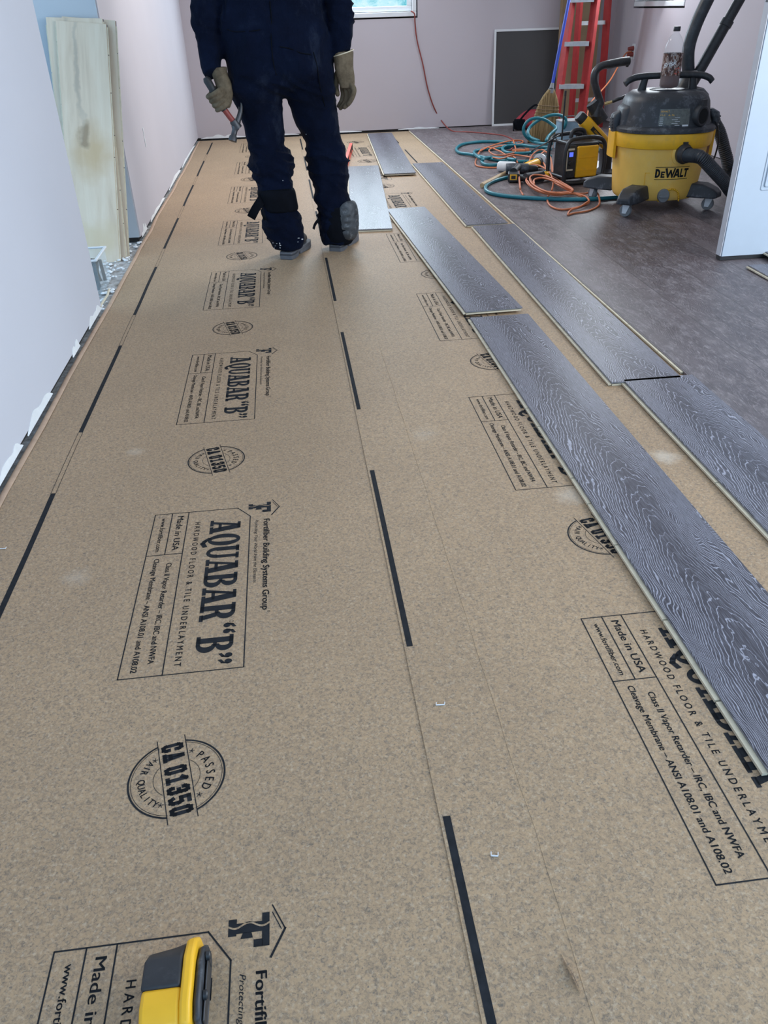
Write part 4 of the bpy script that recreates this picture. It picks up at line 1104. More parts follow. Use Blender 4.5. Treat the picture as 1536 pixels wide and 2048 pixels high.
# knee pads slid down to the shins
def kneepad_right():
    c = W(676,446,3.985); m = MB()
    P = []
    for i, (y, a, b) in enumerate(((400,652,703),(412,645,708),(440,643,710),(468,645,710),(482,650,705),(489,668,700))):
        P.append(row(y, a, b, 4.055, 1.0))
    m.loft([(q[0], q[1]*1.03, q[2]*1.06) for q in P], 26, power=2.3)
    pad = build(m, 'kneepad', 'webbing', per, smooth=60, sub=1)
    # hard shell on the outer back side
    cc = W(691,441,4.0); cc.y = 4.055
    R_ = .074; th0 = math.radians(-60); m = MB(); n1, n2 = 26, 18; vs = []; fs = []
    for i in range(n2+1):
        v = -1+2*i/n2
        for j in range(n1+1):
            u = -1+2*j/n1
            # squircle outline
            k = max(.02, 1-abs(v)**2.6)**(1/2.6)
            z = .088*v; a = th0+u*k*math.radians(47)
            dome = .018*(1-abs(u)**3)*(1-abs(v)**3.5)
            g_ = 0.0
            for q in (-.45, -.10, .25, .55): g_ = max(g_, math.exp(-((v-q-(abs(u)-.5)*.16)/.035)**2))
            if abs(u) > .80: g_ = 0
            rr = R_*.95+dome-.0095*g_
            vs.append((cc.x-.012+rr*math.cos(a), cc.y+rr*math.sin(a), cc.z+z))
    for i in range(n2):
        for j in range(n1): a = i*(n1+1)+j; fs.append((a,a+1,a+n1+2,a+n1+1))
    m.add(vs, fs); sh = build(m, 'pad_shell', 'padshell', pad, smooth=180, solid=-.006)
    for x, y in ((661,417),(664,470)):
        p = W(x, y, 3.95); p.y = 4.055-.064; m = MB(); m.blob(p, (.0075,.006,.0075), n=14); build(m, 'rivet', 'brass', pad)
    m = MB(); a = W(644,436,4.03); m.tube(spline([a, W(636,441,4.0), W(630,449,3.99), W(627,458,3.98)], 4), .009, 8, flat=.28); build(m, 'strap', 'webbing', pad)
    m = MB(); m.tube(spline([W(641,412,4.06), W(640,425,4.04), W(641,440,4.03)], 4), .010, 8, flat=.35); build(m, 'strap', 'webbing', pad)
def kneepad_left():
    P = [row(y, a, b, 4.01, 1.0) for y, a, b in ((374,514,587),(384,515,590),(402,520,593),(416,525,596),(422,528,597))]
    m = MB(); m.loft([(q[0], q[1]*1.02, q[2]*1.04) for q in P], 26); pad = build(m, 'kneepad', 'webbing', per, smooth=60, sub=1)
    def ribbon(pix, w, Y, nm='strap'):
        m = MB(); pts = [W(x, y, YY) for (x, y), YY in zip(pix, Y)]; vs = []
        for i, p in enumerate(pts):
            d = (pts[min(i+1,len(pts)-1)]-pts[max(i-1,0)]).normalized(); s = d.cross(Vector((0,1,0))).normalized(); vs += [p-s*w/2, p+s*w/2]
        m.add(vs, [(2*i,2*i+1,2*i+3,2*i+2) for i in range(len(pts)-1)]); build(m, nm, 'webbing', pad, smooth=180, solid=.003)
    ribbon([(527,392),(520,404),(511,418),(502,436)], .040, [3.96,3.94,3.93,3.92])
    ribbon([(524,418),(526,428),(531,440)], .016, [3.93,3.925,3.93])
kneepad_right(); kneepad_left()

# hammer held in the left glove
def hammer():
    e = W(472,250,3.99); r = thing('hammer', 'claw hammer with red shaft hanging from the tan glove', 'hammer', e)
    ax = (e-h0).normalized()
    m = MB(); m.tube([h0-ax*.012, h0, h0.lerp(h1,.5), h1], [.011,.0175,.0155,.0150], 14, flat=1.1); build(m, 'grip', 'rubber', r)
    m = MB(); m.tube([h1-ax*.01, h1.lerp(e,.5), e-ax*.01], [.0130,.0125,.0115], 12, flat=1.25); build(m, 'shaft', 'redcord', r)
    f = W(465,281,3.97); cl = W(481,226,4.01); d = (f-e).normalized(); d2 = (cl-e).normalized()
    m = MB(); m.tube([e-d*.020, e+d*.012, e+d*.022, e+d*.045, e+d*.052, e+d*.070], [.017,.018,.0125,.0125,.018,.019], 16)
    m.tube([e-ax*.022, e+ax*.016], [.018,.020], 12, flat=1.2)
    side = d2.cross(ax).normalized()
    for s in (-1, 1):
        p = spline([e-d2*-.01+side*s*.006, e+d2*.035+side*s*.008, e+d2*.066+ax*-.006+side*s*.011, e+d2*.092+ax*-.022+side*s*.013], 4)
        n = len(p); m.tube(p, [.014-.010*i/(n-1) for i in range(n)], 8, flat=.6)
    build(m, 'hammer_head', 'steel', r, smooth=50)
hammer()

# ================================================================== SHOP VACUUM
VX, VY = 2.085, 4.63
vac = thing('shop_vacuum', 'big yellow and black wet dry vacuum on casters with charcoal hoses', 'vacuum cleaner', (VX, VY, FZ), -0.20)
VM = ROOTM['shop_vacuum'] @ Matrix.Diagonal((.885,.885,1,1)); ROOTM['shop_vacuum'] = VM; vac.matrix_world = VM
def facets(prof, n, pw=2.0): m = MB(); m.lathe(prof, n, power=pw); return m
m = facets([(.225,.050),(.248,.056),(.258,.075),(.262,.11),(.285,.33),(.286,.345)], 72, 2.25)
tank = build(m, 'tank', 'yellow_tank', vac, world=False, smooth=50, bevel=.002)
m = facets([(.284,.318),(.296,.322),(.301,.335),(.304,.388),(.300,.394),(.27,.396)], 72, 2.3); collar = build(m, 'collar', 'yellow', vac, world=False, smooth=50)
for a in (math.radians(183), math.radians(-3)):                     # latch skirts
    m = MB(); n = 9; vs = []; fs = []
    for i in range(n):
        t = a+(-.28+.56*i/(n-1))
        for rr, z in ((.300,.255),(.318,.262),(.320,.392),(.302,.394)): vs.append((rr*math.cos(t)*1.0, rr*math.sin(t), z))
    for i in range(n-1):
        b = i*4; fs += [(b,b+1,b+5,b+4),(b+1,b+2,b+6,b+5),(b+2,b+3,b+7,b+6),(b+3,b,b+4,b+7)]
    fs += [(0,3,2,1),((n-1)*4,(n-1)*4+1,(n-1)*4+2,(n-1)*4+3)]; m.add(vs, fs); build(m, 'latch_skirt', 'yellow', collar, world=False, smooth=50)
m = facets([(.285,.392),(.303,.397),(.304,.412),(.296,.420),(.272,.428),(.262,.470),(.250,.535),(.236,.560),(.205,.578),(.165,.584),(.0,.586)], 72, 2.6)
m.loft([(Vector((-.17,-.02,.42)),.115,.13),(Vector((-.175,-.02,.50)),.105,.12),(Vector((-.17,-.02,.52)),.09,.11)], 24, power=4)
m.loft([(Vector((.10,.05,.42)),.17,.20),(Vector((.10,.05,.56)),.15,.17),(Vector((.10,.05,.585)),.12,.14)], 28, power=3)
head = build(m, 'motor_head', 'dusty', vac, world=False, smooth=50)
m = MB(); m.lathe([(.10,.582),(.105,.586),(.105,.5885),(.092,.5885),(.090,.587),(.0,.587)], 40); build(m, 'top_tray', 'dusty', head, world=False)
m = MB(); m.tube(spline([(-.262,-.02,.615),(-.235,-.015,.634),(-.17,0,.648),(0,0,.652),(.17,0,.650),(.23,-.015,.638),(.255,-.02,.618)], 6), .0165, 14, flat=1.2)
for s in (-1, 1): m.loft([(Vector((s*.155,.01,.54)),.034,.022),(Vector((s*.150,.01,.60)),.024,.018),(Vector((s*.140,.005,.645)),.020,.016)], 16, power=3)
build(m, 'carry_handle', 'black', vac, world=False, smooth=60)
def latch(a):
    m = MB(); M = Matrix.Rotation(a, 4, 'Z')
    m.loft([(Vector((.300,0,.375)),.016,.040),(Vector((.308,0,.44)),.026,.040),(Vector((.295,0,.475)),.030,.040),(Vector((.27,0,.492)),.018,.036)], 18, M, power=3.5)
    for z in (.41,.425,.44,.455): m.box((.331,0,z), (.008,.05,.006), M)
    build(m, 'latch', 'dusty', vac, world=False, smooth=50)
latch(math.radians(190)); latch(math.radians(-8))
def on_cyl(a, z, r=.275):  # a measured from the local front (-Y) towards +X
    t = a-PI/2; return Vector((r*math.cos(t), r*math.sin(t), z)), Vector((math.cos(t), math.sin(t), 0))
# hose inlet with bayonet ring
p, d = on_cyl(math.radians(16), .300, .272)
M = frame(p, p+d); m = MB(); m.lathe([(.062,-.02),(.062,.012),(.050,.020),(.045,.020)], 36, M); build(m, 'inlet_boss', 'yellow_tank', tank, world=False, smooth=50)
m = MB(); m.lathe([(.048,.015),(.050,.045),(.047,.047),(.040,.085)], 30, M); m.box((0,.052,.035), (.028,.012,.022), M); build(m, 'inlet_collar', 'black', vac, world=False, smooth=50)
q0 = VM @ (p+d*.07)
wp = [VM @ (p+d*.055), VM @ (p+d*.10), W(1402,315,4.22), W(1424,337,4.22), W(1447,362,4.25), W(1475,392,4.3), G(1500,400,FZ+.04)+Vector((.1,0,0))]
wp[0] = VM @ (p+d*.05)
P = spline(wp, 22); m = MB(); m.tube(P, .034, 18, ribs=1, ribd=.12); build(m, 'inlet_hose', 'hose', vac, smooth=60)
# second hose behind, from the back of the head down to the floor
P = spline([W(1392,250,4.85), W(1418,238,4.9), W(1438,262,4.9), W(1452,310,4.88), W(1466,350,4.85), G(1500,390,FZ+.04)+Vector((.15,.1,0))], 26); m = MB(); m.tube(P, .036, 18, ribs=1, ribd=.10); build(m, 'rear_hose', 'hose', vac, smooth=60)
# big smooth hose and straight wand rising out of the frame
P = spline([W(1380,200,4.8), W(1377,150,4.8), W(1377,100,4.8), W(1390,55,4.8), W(1410,10,4.8), W(1432,-30,4.8), W(1470,-75,4.8), W(1540,-70,4.8), W(1600,-10,4.85)], 10); m = MB(); m.tube(P, .0335, 18); build(m, 'upright_hose', 'hose', vac, smooth=180)
a, b = W(1386,165,4.78), W(1478,2,4.78); b = a+(b-a)*1.55; m = MB(); m.tube([a, a.lerp(b,.45), a.lerp(b,.452), a.lerp(b,.5), a.lerp(b,.502), b], [.029,.029,.033,.033,.027,.027], 18); build(m, 'wand', 'black', vac, smooth=60)
m = MB(); m.loft([(Vector((.13,.10,.56)),.07,.06),(Vector((.15,.13,.62)),.05,.05),(Vector((.16,.15,.66)),.04,.04)], 18); build(m, 'wand_holder', 'black', vac, world=False, smooth=60)
# exhaust port
p, d = on_cyl(math.radians(31), .475, .252); t_ = math.radians(31)-PI/2; p = Vector((math.copysign(abs(math.cos(t_))**.77, math.cos(t_))*.280, math.copysign(abs(math.sin(t_))**.77, math.sin(t_))*.280, .475)); d = Vector((math.cos(t_+.05), math.sin(t_+.05), 0)); M = frame(p, p+d)
m = MB(); m.lathe([(.050,-.09),(.052,.002),(.050,.006),(.044,.010),(.037,.008),(.036,-.01)], 30, M, cap=False); m.box((0,.05,.0), (.032,.055,.014), M); ep = build(m, 'exhaust_port', 'black', vac, world=False, smooth=50)
m = MB(); m.lathe([(.0365,-.03),(.0365,.0085)], 30, M); build(m, 'port_opening', 'blackhole', ep, world=False)
# rating plate on the head
m = MB(); m2 = MB()
def curved(mb, a0, a1, z0, z1, r0, r1, th=.0015):
    n = 8; vs = []
    for i in range(n+1):
        a = a0+(a1-a0)*i/n
        for z, r in ((z0,r0),(z1,r1)): vs.append(on_cyl(a, z, r)[0])
    mb.add(vs, [(2*i,2*i+2,2*i+3,2*i+1) for i in range(n)])
def sup(a, r, pw=2.6):
    t = a-PI/2; ca, sa = math.cos(t), math.sin(t); e = 2/pw
    return Vector((math.copysign(abs(ca)**e, ca)*r, math.copysign(abs(sa)**e, sa)*r, 0))
def wrap(mb, fn):
    for i, v in enumerate(mb.v): mb.v[i] = fn(v)
def onhead(u, v, out=.002):      # u metres across, v height
    a = math.radians(2)+u/.262; z = v; r = .262-(z-.47)*.19
    q = sup(a, r+out); return Vector((q.x, q.y, z))
U0_, U1_, V0_, V1_ = -.068, .060, .425, .512
m = MB(); n = 10; vs = [onhead(U0_+(U1_-U0_)*i/n, V, .0015) for i in range(n+1) for V in (V0_, V1_)]; m.add(vs, [(2*i,2*i+2,2*i+3,2*i+1) for i in range(n)]); rp = build(m, 'rating_plate', 'silverprint', head, world=False, smooth=180)
m = MB(); text_fit(m, 'DEWALT', -.062, -.022, .497, .505, lambda u, v: onhead(u, v, .003)); text_fit(m, '12.0   6.5', -.062, -.008, .481, .487, lambda u, v: onhead(u, v, .003)); build(m, 'plate_print', 'yellow', rp, world=False, smooth=None)
m = MB(); 
for i, (a_, b_, c_, d_) in enumerate(((.024,.055,.430,.438),)): poly2(m, [(a_,c_),(b_,c_),(b_,d_),(a_,d_)], lambda u, v: onhead(u, v, .003))
for k in range(5): poly2(m, [(-.062,.470-k*.009),(.012-.008*(k%2),.470-k*.009),(.012-.008*(k%2),.472-k*.009),(-.062,.472-k*.009)], lambda u, v: onhead(u, v, .003))
build(m, 'plate_print', 'white', rp, world=False, smooth=None)
# maker's lettering on the tank
def ontank(u, v, out=.0016):
    a = math.radians(9)+u/.27; r = .262+(v-.11)*.1045; t = a-PI/2; ca, sa = math.cos(t), math.sin(t); e = 2/2.25
    return Vector((math.copysign(abs(ca)**e, ca)*(r+out), math.copysign(abs(sa)**e, sa)*(r+out), v))
m = MB()
LU = lambda u, v: ontank(u, v)
lx = [(-.092,-.064,1.0,'D'),(-.062,-.043,.72,'E'),(-.043,.004,1.0,'W'),(-.002,.036,1.0,'A'),(.037,.060,1.0,'L'),(.060,.090,1.0,'T')]
zb, zt = .178, .223
for a_, b_, h_, ch in lx:
    w_ = b_-a_; H_ = (zt-zb)*h_
    P = lambda u, v, a_=a_, w_=w_, H_=H_: LU(a_+u*w_, zb+v*H_)
    if ch == 'D': poly2(m, [(.0,0),(.34,0),(.34,1),(.0,1)], P); ring2(m, (.34,.5), (.60,.5), (.28,.27), -PI/2, PI/2, P, 16)
    elif ch == 'E':
        for q in ([(0,0),(.36,0),(.36,1),(0,1)],[(.3,0),(.95,0),(.95,.24),(.3,.24)],[(.3,.39),(.85,.39),(.85,.61),(.3,.61)],[(.3,.76),(.95,.76),(.95,1),(.3,1)]): poly2(m, q, P)
    elif ch == 'W': path2(m, [(.06,1),(.27,.08),(.50,.80),(.73,.08),(.94,1)], .17, P)
    elif ch == 'A': poly2(m, [(0,0),(.26,0),(.62,1),(.34,1)], P); poly2(m, [(.74,0),(1,0),(.66,1),(.36,1)], P); poly2(m, [(.2,.2),(.8,.2),(.75,.38),(.25,.38)], P)
    elif ch == 'L': poly2(m, [(0,0),(.36,0),(.36,1),(0,1)], P); poly2(m, [(.3,0),(1,0),(1,.24),(.3,.24)], P)
    elif ch == 'T': poly2(m, [(.34,0),(.66,0),(.66,1),(.34,1)], P); poly2(m, [(.02,.76),(1,.76),(1,1),(.02,1)], P)
for z in (zb-.010, zt+.007):
    for i in range(10): a_ = -.094+.188*i/10; poly2(m, [(a_,z),(a_+.0188,z),(a_+.0188,z+.0028),(a_,z+.0028)], LU)
build(m, 'tank_lettering', 'ink', tank, world=False, smooth=None)
# shallow recessed panel and drain arch
m = MB(); n = 16
for i in range(n):
    a0 = PI*i/n; a1 = PI*(i+1)/n
    f = lambda a, r: ontank(.005+r*math.cos(a), .052+r*1.15*math.sin(a), .003)
    m.add([f(a0,.062), f(a1,.062), f(a1,.054), f(a0,.054)], [(0,1,2,3)])
build(m, 'drain_arch', 'yellow', tank, world=False, solid=.006, smooth=180)
p, d = on_cyl(math.radians(2), .085, .258); M = frame(p, p+d)
m = MB(); m.lathe([(.036,-.004),(.036,.016),(.032,.022),(.0,.024)], 26, M); m.box((0,0,.028), (.056,.013,.014), M); build(m, 'drain_cap', 'grey', vac, world=False, smooth=50, bevel=.001)
m = MB()
for s, e in ((-.150,-.075),):
    for q in ([(s,.20),(e,.20),(e,.203),(s,.203)], [(s,.08),(s+.003,.08),(s+.003,.203),(s,.203)]): poly2(m, q, lambda u, v: ontank(u, v, .0022))
build(m, 'tank_step', 'yellow', tank, world=False, smooth=None, solid=.002)
# casters
inv = VM.inverted()
for wx, wy in ((1.815,4.335),(2.305,4.385),(1.80,4.82),(2.35,4.87)):
    w_ = Vector((wx, wy, 0)); c_ = Vector((VX, VY, 0)); d = (w_-c_).normalized(); M = frame(Vector((0,0,0)), d); s = Vector((-d.y, d.x, 0))
    m = MB()
    def ringq(t, hw, z0, z1): 
        b = c_+d*t; return [b-s*hw+Vector((0,0,z0)), b+s*hw+Vector((0,0,z0)), b+s*hw*.75+Vector((0,0,z1)), b-s*hw*.75+Vector((0,0,z1))]
    L_ = (w_-c_).length; R_ = [ringq(.22,.062,.078,.150), ringq(L_-.03,.058,.080,.150), ringq(L_+.03,.050,.082,.130), ringq(L_+.055,.040,.084,.112)]
    vs = [v for r in R_ for v in r]; fs = [(3,2,1,0),(12,13,14,15)]+[(k*4+i,k*4+(i+1)%4,k*4+4+(i+1)%4,k*4+4+i) for k in range(3) for i in range(4)]
    m.add(vs, fs); arm = build(m, 'caster_arm', 'dusty', vac, bevel=.008, bseg=3, smooth=50)
    sw = random.Random(int(wx*100)).uniform(-.5,.5); hd_ = Vector((math.cos(sw-.9), math.sin(sw-.9), 0)); ws = Vector((-hd_.y, hd_.x, 0)); cc = w_+Vector((0,0,FZ+.0325))
    M = frame(cc-ws*.011, cc+ws); m = MB(); m.lathe([(.020,0),(.030,.0),(.0325,.004),(.0325,.018),(.030,.022),(.020,.022)], 26, M); wh = build(m, 'caster_wheel', 'grey', arm, smooth=50)
    m = MB()
    for sg in (-1, 1): 
        b = cc+ws*.0135*sg; o1 = [b-hd_*.014+Vector((0,0,-.014)), b+hd_*.008+Vector((0,0,-.014)), b+hd_*.034+Vector((0,0,.050)), b-hd_*.014+Vector((0,0,.050))]
        q = ws*.0015; m.add([v-q for v in o1]+[v+q for v in o1], [(0,3,2,1),(4,5,6,7),(0,1,5,4),(1,2,6,5),(2,3,7,6),(3,0,4,7)])
    m.tube([cc+Vector((0,0,.047))+hd_*.010, cc+Vector((0,0,.060))+hd_*.010], .014, 12); build(m, 'caster_fork', 'white', arm, smooth=50)
# cord of the vacuum
P = spline([VM @ Vector((.27,-.03,.42)), W(1432,245,4.5), W(1438,275,4.48), W(1432,305,4.5), W(1425,325,4.6), W(1420,345,4.8)], 8); m = MB(); m.tube(P, .0045, 8); build(m, 'power_cord', 'black', vac)

# bottle on top of the vacuum
def bottle():
    bp = VM @ Vector((-.005,-.045,.5928)); r = thing('drink_bottle', 'clear drink bottle of brown iced tea with a black cap on the vacuum', 'bottle', bp); ROOTM[r.name] = ROOTM[r.name] @ Matrix.Diagonal((1,1,.84,1)); r.matrix_world = ROOTM[r.name]
    R_ = .0495
    m = MB(); prof = [(.034,.0),(.044,.004),(R_,.016),(R_,.03),(R_*.98,.095),(R_,.10),(R_,.19),(R_*.985,.215),(R_*.9,.240),(R_*.72,.268),(R_*.48,.290),(.0145,.302),(.0135,.312),(.0135,.322)]
    m.lathe(prof, 36); build(m, 'bottle_shell', 'clear', r, world=False, smooth=60)
    m = MB(); m.lathe([(.032,.003),(.042,.006),(R_-.0015,.018),(R_-.0015,.080)], 36); build(m, 'tea', 'tea', r, world=False, smooth=60)
    m = MB(); m.lathe([(.0165,.312),(.0175,.314),(.0175,.336),(.016,.338),(.0,.338)], 30); build(m, 'cap', 'black', r, world=False, smooth=50)
    m = MB(); m.lathe([(R_+.0006,.074),(R_+.0006,.196)], 40, cap=False); lb = build(m, 'wrap_label', 'labelart', r, world=False, smooth=180)
    def oc(u, v): a = -PI/2-.45+u/R_; return Vector(((R_+.0013)*math.cos(a), (R_+.0013)*math.sin(a), v))
    m = MB()
    for d_ in (0,.0007,.0014): text_fit(m, 'Brisk', -.044+d_, .024+d_, .128, .158, lambda u, v: oc(u, v+u*.35), .3)
    build(m, 'label_lettering', 'white', lb, world=False, smooth=None)
    m = MB(); path2(m, [(.028,.088),(.040,.112)], .012, oc); path2(m, [(.024,.112),(.046,.092)], .006, oc); build(m, 'label_mark', 'level', lb, world=False, smooth=None)
bottle()

# ================================================================== RADIO, NAILER, TOOLS
def radio():
    r = thing('jobsite_radio', 'yellow and black jobsite radio in a roll cage with a blue lit display', 'radio', (1.868, 5.375, FZ), .20)
    w, d, h = .25, .19, .27
    m = MB(); m.box((0,0,.035+.105), (w-.03, d, .21)); build(m, 'body', 'black', r, world=False, bevel=.015, bseg=3)
    m = MB(); m.box((.022,-d/2-.004,.135), (.155,.020,.185)); fp = build(m, 'front_panel', 'yellow', r, world=False, bevel=.012, bseg=3)
    m = MB(); m.box((.022,-d/2-.0145,.085), (.15,.003,.006)); m.box((.022,-d/2-.0145,.16), (.13,.003,.003)); build(m, 'panel_rib', 'yellow', fp, world=False)
    m = MB(); m.loft([(Vector((-.095,-d/2-.004,.05)),.030,.010),(Vector((-.095,-d/2-.006,.10)),.034,.014),(Vector((-.095,-d/2-.006,.19)),.034,.014),(Vector((-.090,-d/2-.004,.235)),.024,.010)], 16, power=5); cp = build(m, 'control_panel', 'black', r, world=False, smooth=50)
    m = MB(); m.box((-.107,-d/2-.024,.185), (.034,.006,.036)); ds = build(m, 'display_bezel', 'rubber', r, world=False, bevel=.002)
    m = MB(); m.box((-.107,-d/2-.0285,.187), (.026,.004,.026)); build(m, 'display', 'lcd', ds, world=False)
    m = MB(); m.box((-.104,-d/2-.021,.215), (.045,.004,.012)); m.box((-.130,-d/2-.019,.15), (.006,.006,.12)); m.box((-.105,-d/2-.020,.095), (.044,.004,.010)); build(m, 'display_surround', 'core', r, world=False, bevel=.002)
    m = MB(); m.lathe([(.014,0),(.014,.012),(.011,.016),(0,.016)], 18, M=Matrix.Translation((-.107,-d/2-.018,.135)) @ Matrix.Rotation(PI/2,4,'X')); build(m, 'knob', 'rubber', r, world=False, smooth=50)
    # roll cage: side hoops joined by bars
    def hoop(y):
        m = MB(); m.tube(spline([(-.135,y,.03),(-.140,y,.10),(-.140,y,.20),(-.115,y,.262),(-.05,y,.275),(.06,y,.275),(.125,y,.25),(.145,y,.18),(.145,y,.08),(.125,y,.022),(.06,y,.013),(-.06,y,.013),(-.12,y,.018)], 5, True)+[Vector((-.135,y,.03))], .0125, 12); build(m, 'cage_hoop', 'black', r, world=False, smooth=60)
    hoop(-d/2-.012); hoop(d/2+.012)
    for x, z in ((-.138,.05),(-.125,.25),(.135,.235),(.135,.04)):
        m = MB(); m.tube([(x,-d/2-.012,z),(x,d/2+.012,z)], .011, 12); build(m, 'cage_bar', 'black', r, world=False)
    m = MB(); m.tube(spline([(-.05,0,.262),(-.04,0,.300),(0,0,.312),(.04,0,.300),(.05,0,.262)], 6), .013, 12); build(m, 'handle', 'black', r, world=False, smooth=60)
    m = MB(); m.tube([(-.080,.06,.24),(-.082,.06,.52)], .0055, 8); m.tube([(-.082,.06,.50),(-.082,.06,.53)], .007, 8); build(m, 'antenna', 'rubber', r, world=False)
    P = spline([W(1188,300,5.5), W(1165,275,5.5), W(1130,266,5.5), W(1095,285,5.45), G(1062,312,FZ+.006)+Vector((0,0,.03)), G(1040,338,FZ+.006)], 8); m = MB(); m.tube(P, .005, 8); build(m, 'power_cord', 'black', r, smooth=180)
radio()
m = MB(); a, b, c, d = [G(*p, FZ+.012) for p in ((1178,345),(1240,345),(1222,322),(1170,322))]
m.add([a,b,c,d]+[v+Vector((0,0,.012)) for v in (a,b,c,d)], [(0,3,2,1),(4,5,6,7),(0,1,5,4),(1,2,6,5),(2,3,7,6),(3,0,4,7)])
for v in m.v: v.z -= .0115
o = build(m, 'white_board', 'white', origin=a); tag(o, 'small white board lying flat on the floor between radio and vacuum', 'board')

def nailer():
    Y = 5.52; r = thing('flooring_nailer', 'yellow and black flooring nailer with a hooked handle between radio and vacuum', 'nailer', (W(1205,300,Y).x, Y, FZ))
    a, b = W(1166,240,Y), W(1209,287,Y); ax = (b-a).normalized(); up = Vector((0,-1,0)); M = frame(a, b, (0,-1,0)); L = (b-a).length
    m = MB(); m.loft([(Vector((0,0,0)),.036,.042),(Vector((0,0,.02)),.040,.046),(Vector((0,0,L)),.040,.046),(Vector((0,0,L+.01)),.034,.040)], 24, M, power=3.5); bd = build(m, 'nailer_body', 'yellow', r, smooth=50)
    m = MB(); m.loft([(Vector((0,0,-.045)),.028,.030),(Vector((0,0,-.035)),.034,.036),(Vector((0,0,.0)),.034,.038)], 24, M, power=3); build(m, 'striking_cap', 'rubber', r, smooth=50)
    # name strip on the side that faces the camera
    N_ = M.to_3x3(); xx, yy = N_ @ Vector((1,0,0)), N_ @ Vector((0,1,0)); out = xx if xx.y < yy.y and abs(xx.y) > abs(yy.y) else yy
    if out.y > 0: out = -out
    oth = ax.cross(out).normalized(); cc = a+ax*L*.55+out*.0475
    def fp(u, v, o_=0): return cc+ax*u+oth*v+out*o_
    m = MB(); vs = [fp(-.055,-.013,-.003),fp(.055,-.013,-.003),fp(.055,.013,-.003),fp(-.055,.013,-.003)]; m.add(vs+[v+out*.006 for v in vs], [(0,3,2,1),(4,5,6,7),(0,1,5,4),(1,2,6,5),(2,3,7,6),(3,0,4,7)]); st = build(m, 'name_strip', 'rubber', r)
    m = MB(); sgn = 1 if oth.z > 0 else -1
    text_fit(m, 'DEWALT', -.030, .030, -.006, .006, lambda u, v: fp(u, v*sgn, .0042)); build(m, 'strip_lettering', 'yellow', st, smooth=None)
    j = W(1192,232,Y); P = [j, W(1194,215,Y), W(1200,205,Y), W(1193,180,Y), W(1188,160,Y), W(1191,143,Y), W(1203,132,Y), W(1222,128,Y), W(1242,124,Y), W(1258,122,Y)]
    m = MB(); S = spline(P, 5); n = len(S); m.tube(S, [(.046-.018*min(1,i/12)) + (.003 if i > 32 else 0) for i in range(n)], 14, flat=.8); m.tube([W(1256,122,Y), W(1254,134,Y)], [.018,.008], 10); build(m, 'handle', 'black', r, smooth=60)
    m = MB(); c0 = W(1196,222,Y); m.tube([c0+Vector((-.045,0,.05)), c0+Vector((.03,0,-.06))], [.04,.05], 16, flat=.8); build(m, 'valve_housing', 'black', r, smooth=60)
    m = MB(); m.tube([W(1209,208,Y-.01), W(1226,203,Y-.03)], [.010,.008], 12); build(m, 'air_fitting', 'brass', r, smooth=50)
    m = MB(); m.tube(spline([W(1225,203,Y-.03), W(1240,197,Y-.05), W(1260,192,Y-.02), W(1275,215,Y), W(1280,260,Y), G(1285,320,FZ+.012)], 8), .011, 10); build(m, 'air_whip', 'black', r, smooth=60)
    c = W(1212,292,Y); m = MB(); m.loft([(Vector((c.x+.01,Y,FZ)),.050,.080),(Vector((c.x+.01,Y,FZ+.03)),.050,.080),(Vector((c.x+.01,Y,FZ+.05)),.034,.050),(Vector((c.x,Y,c.z+.01)),.036,.046)], 18, power=4); build(m, 'shoe', 'black', r, smooth=50)
nailer()

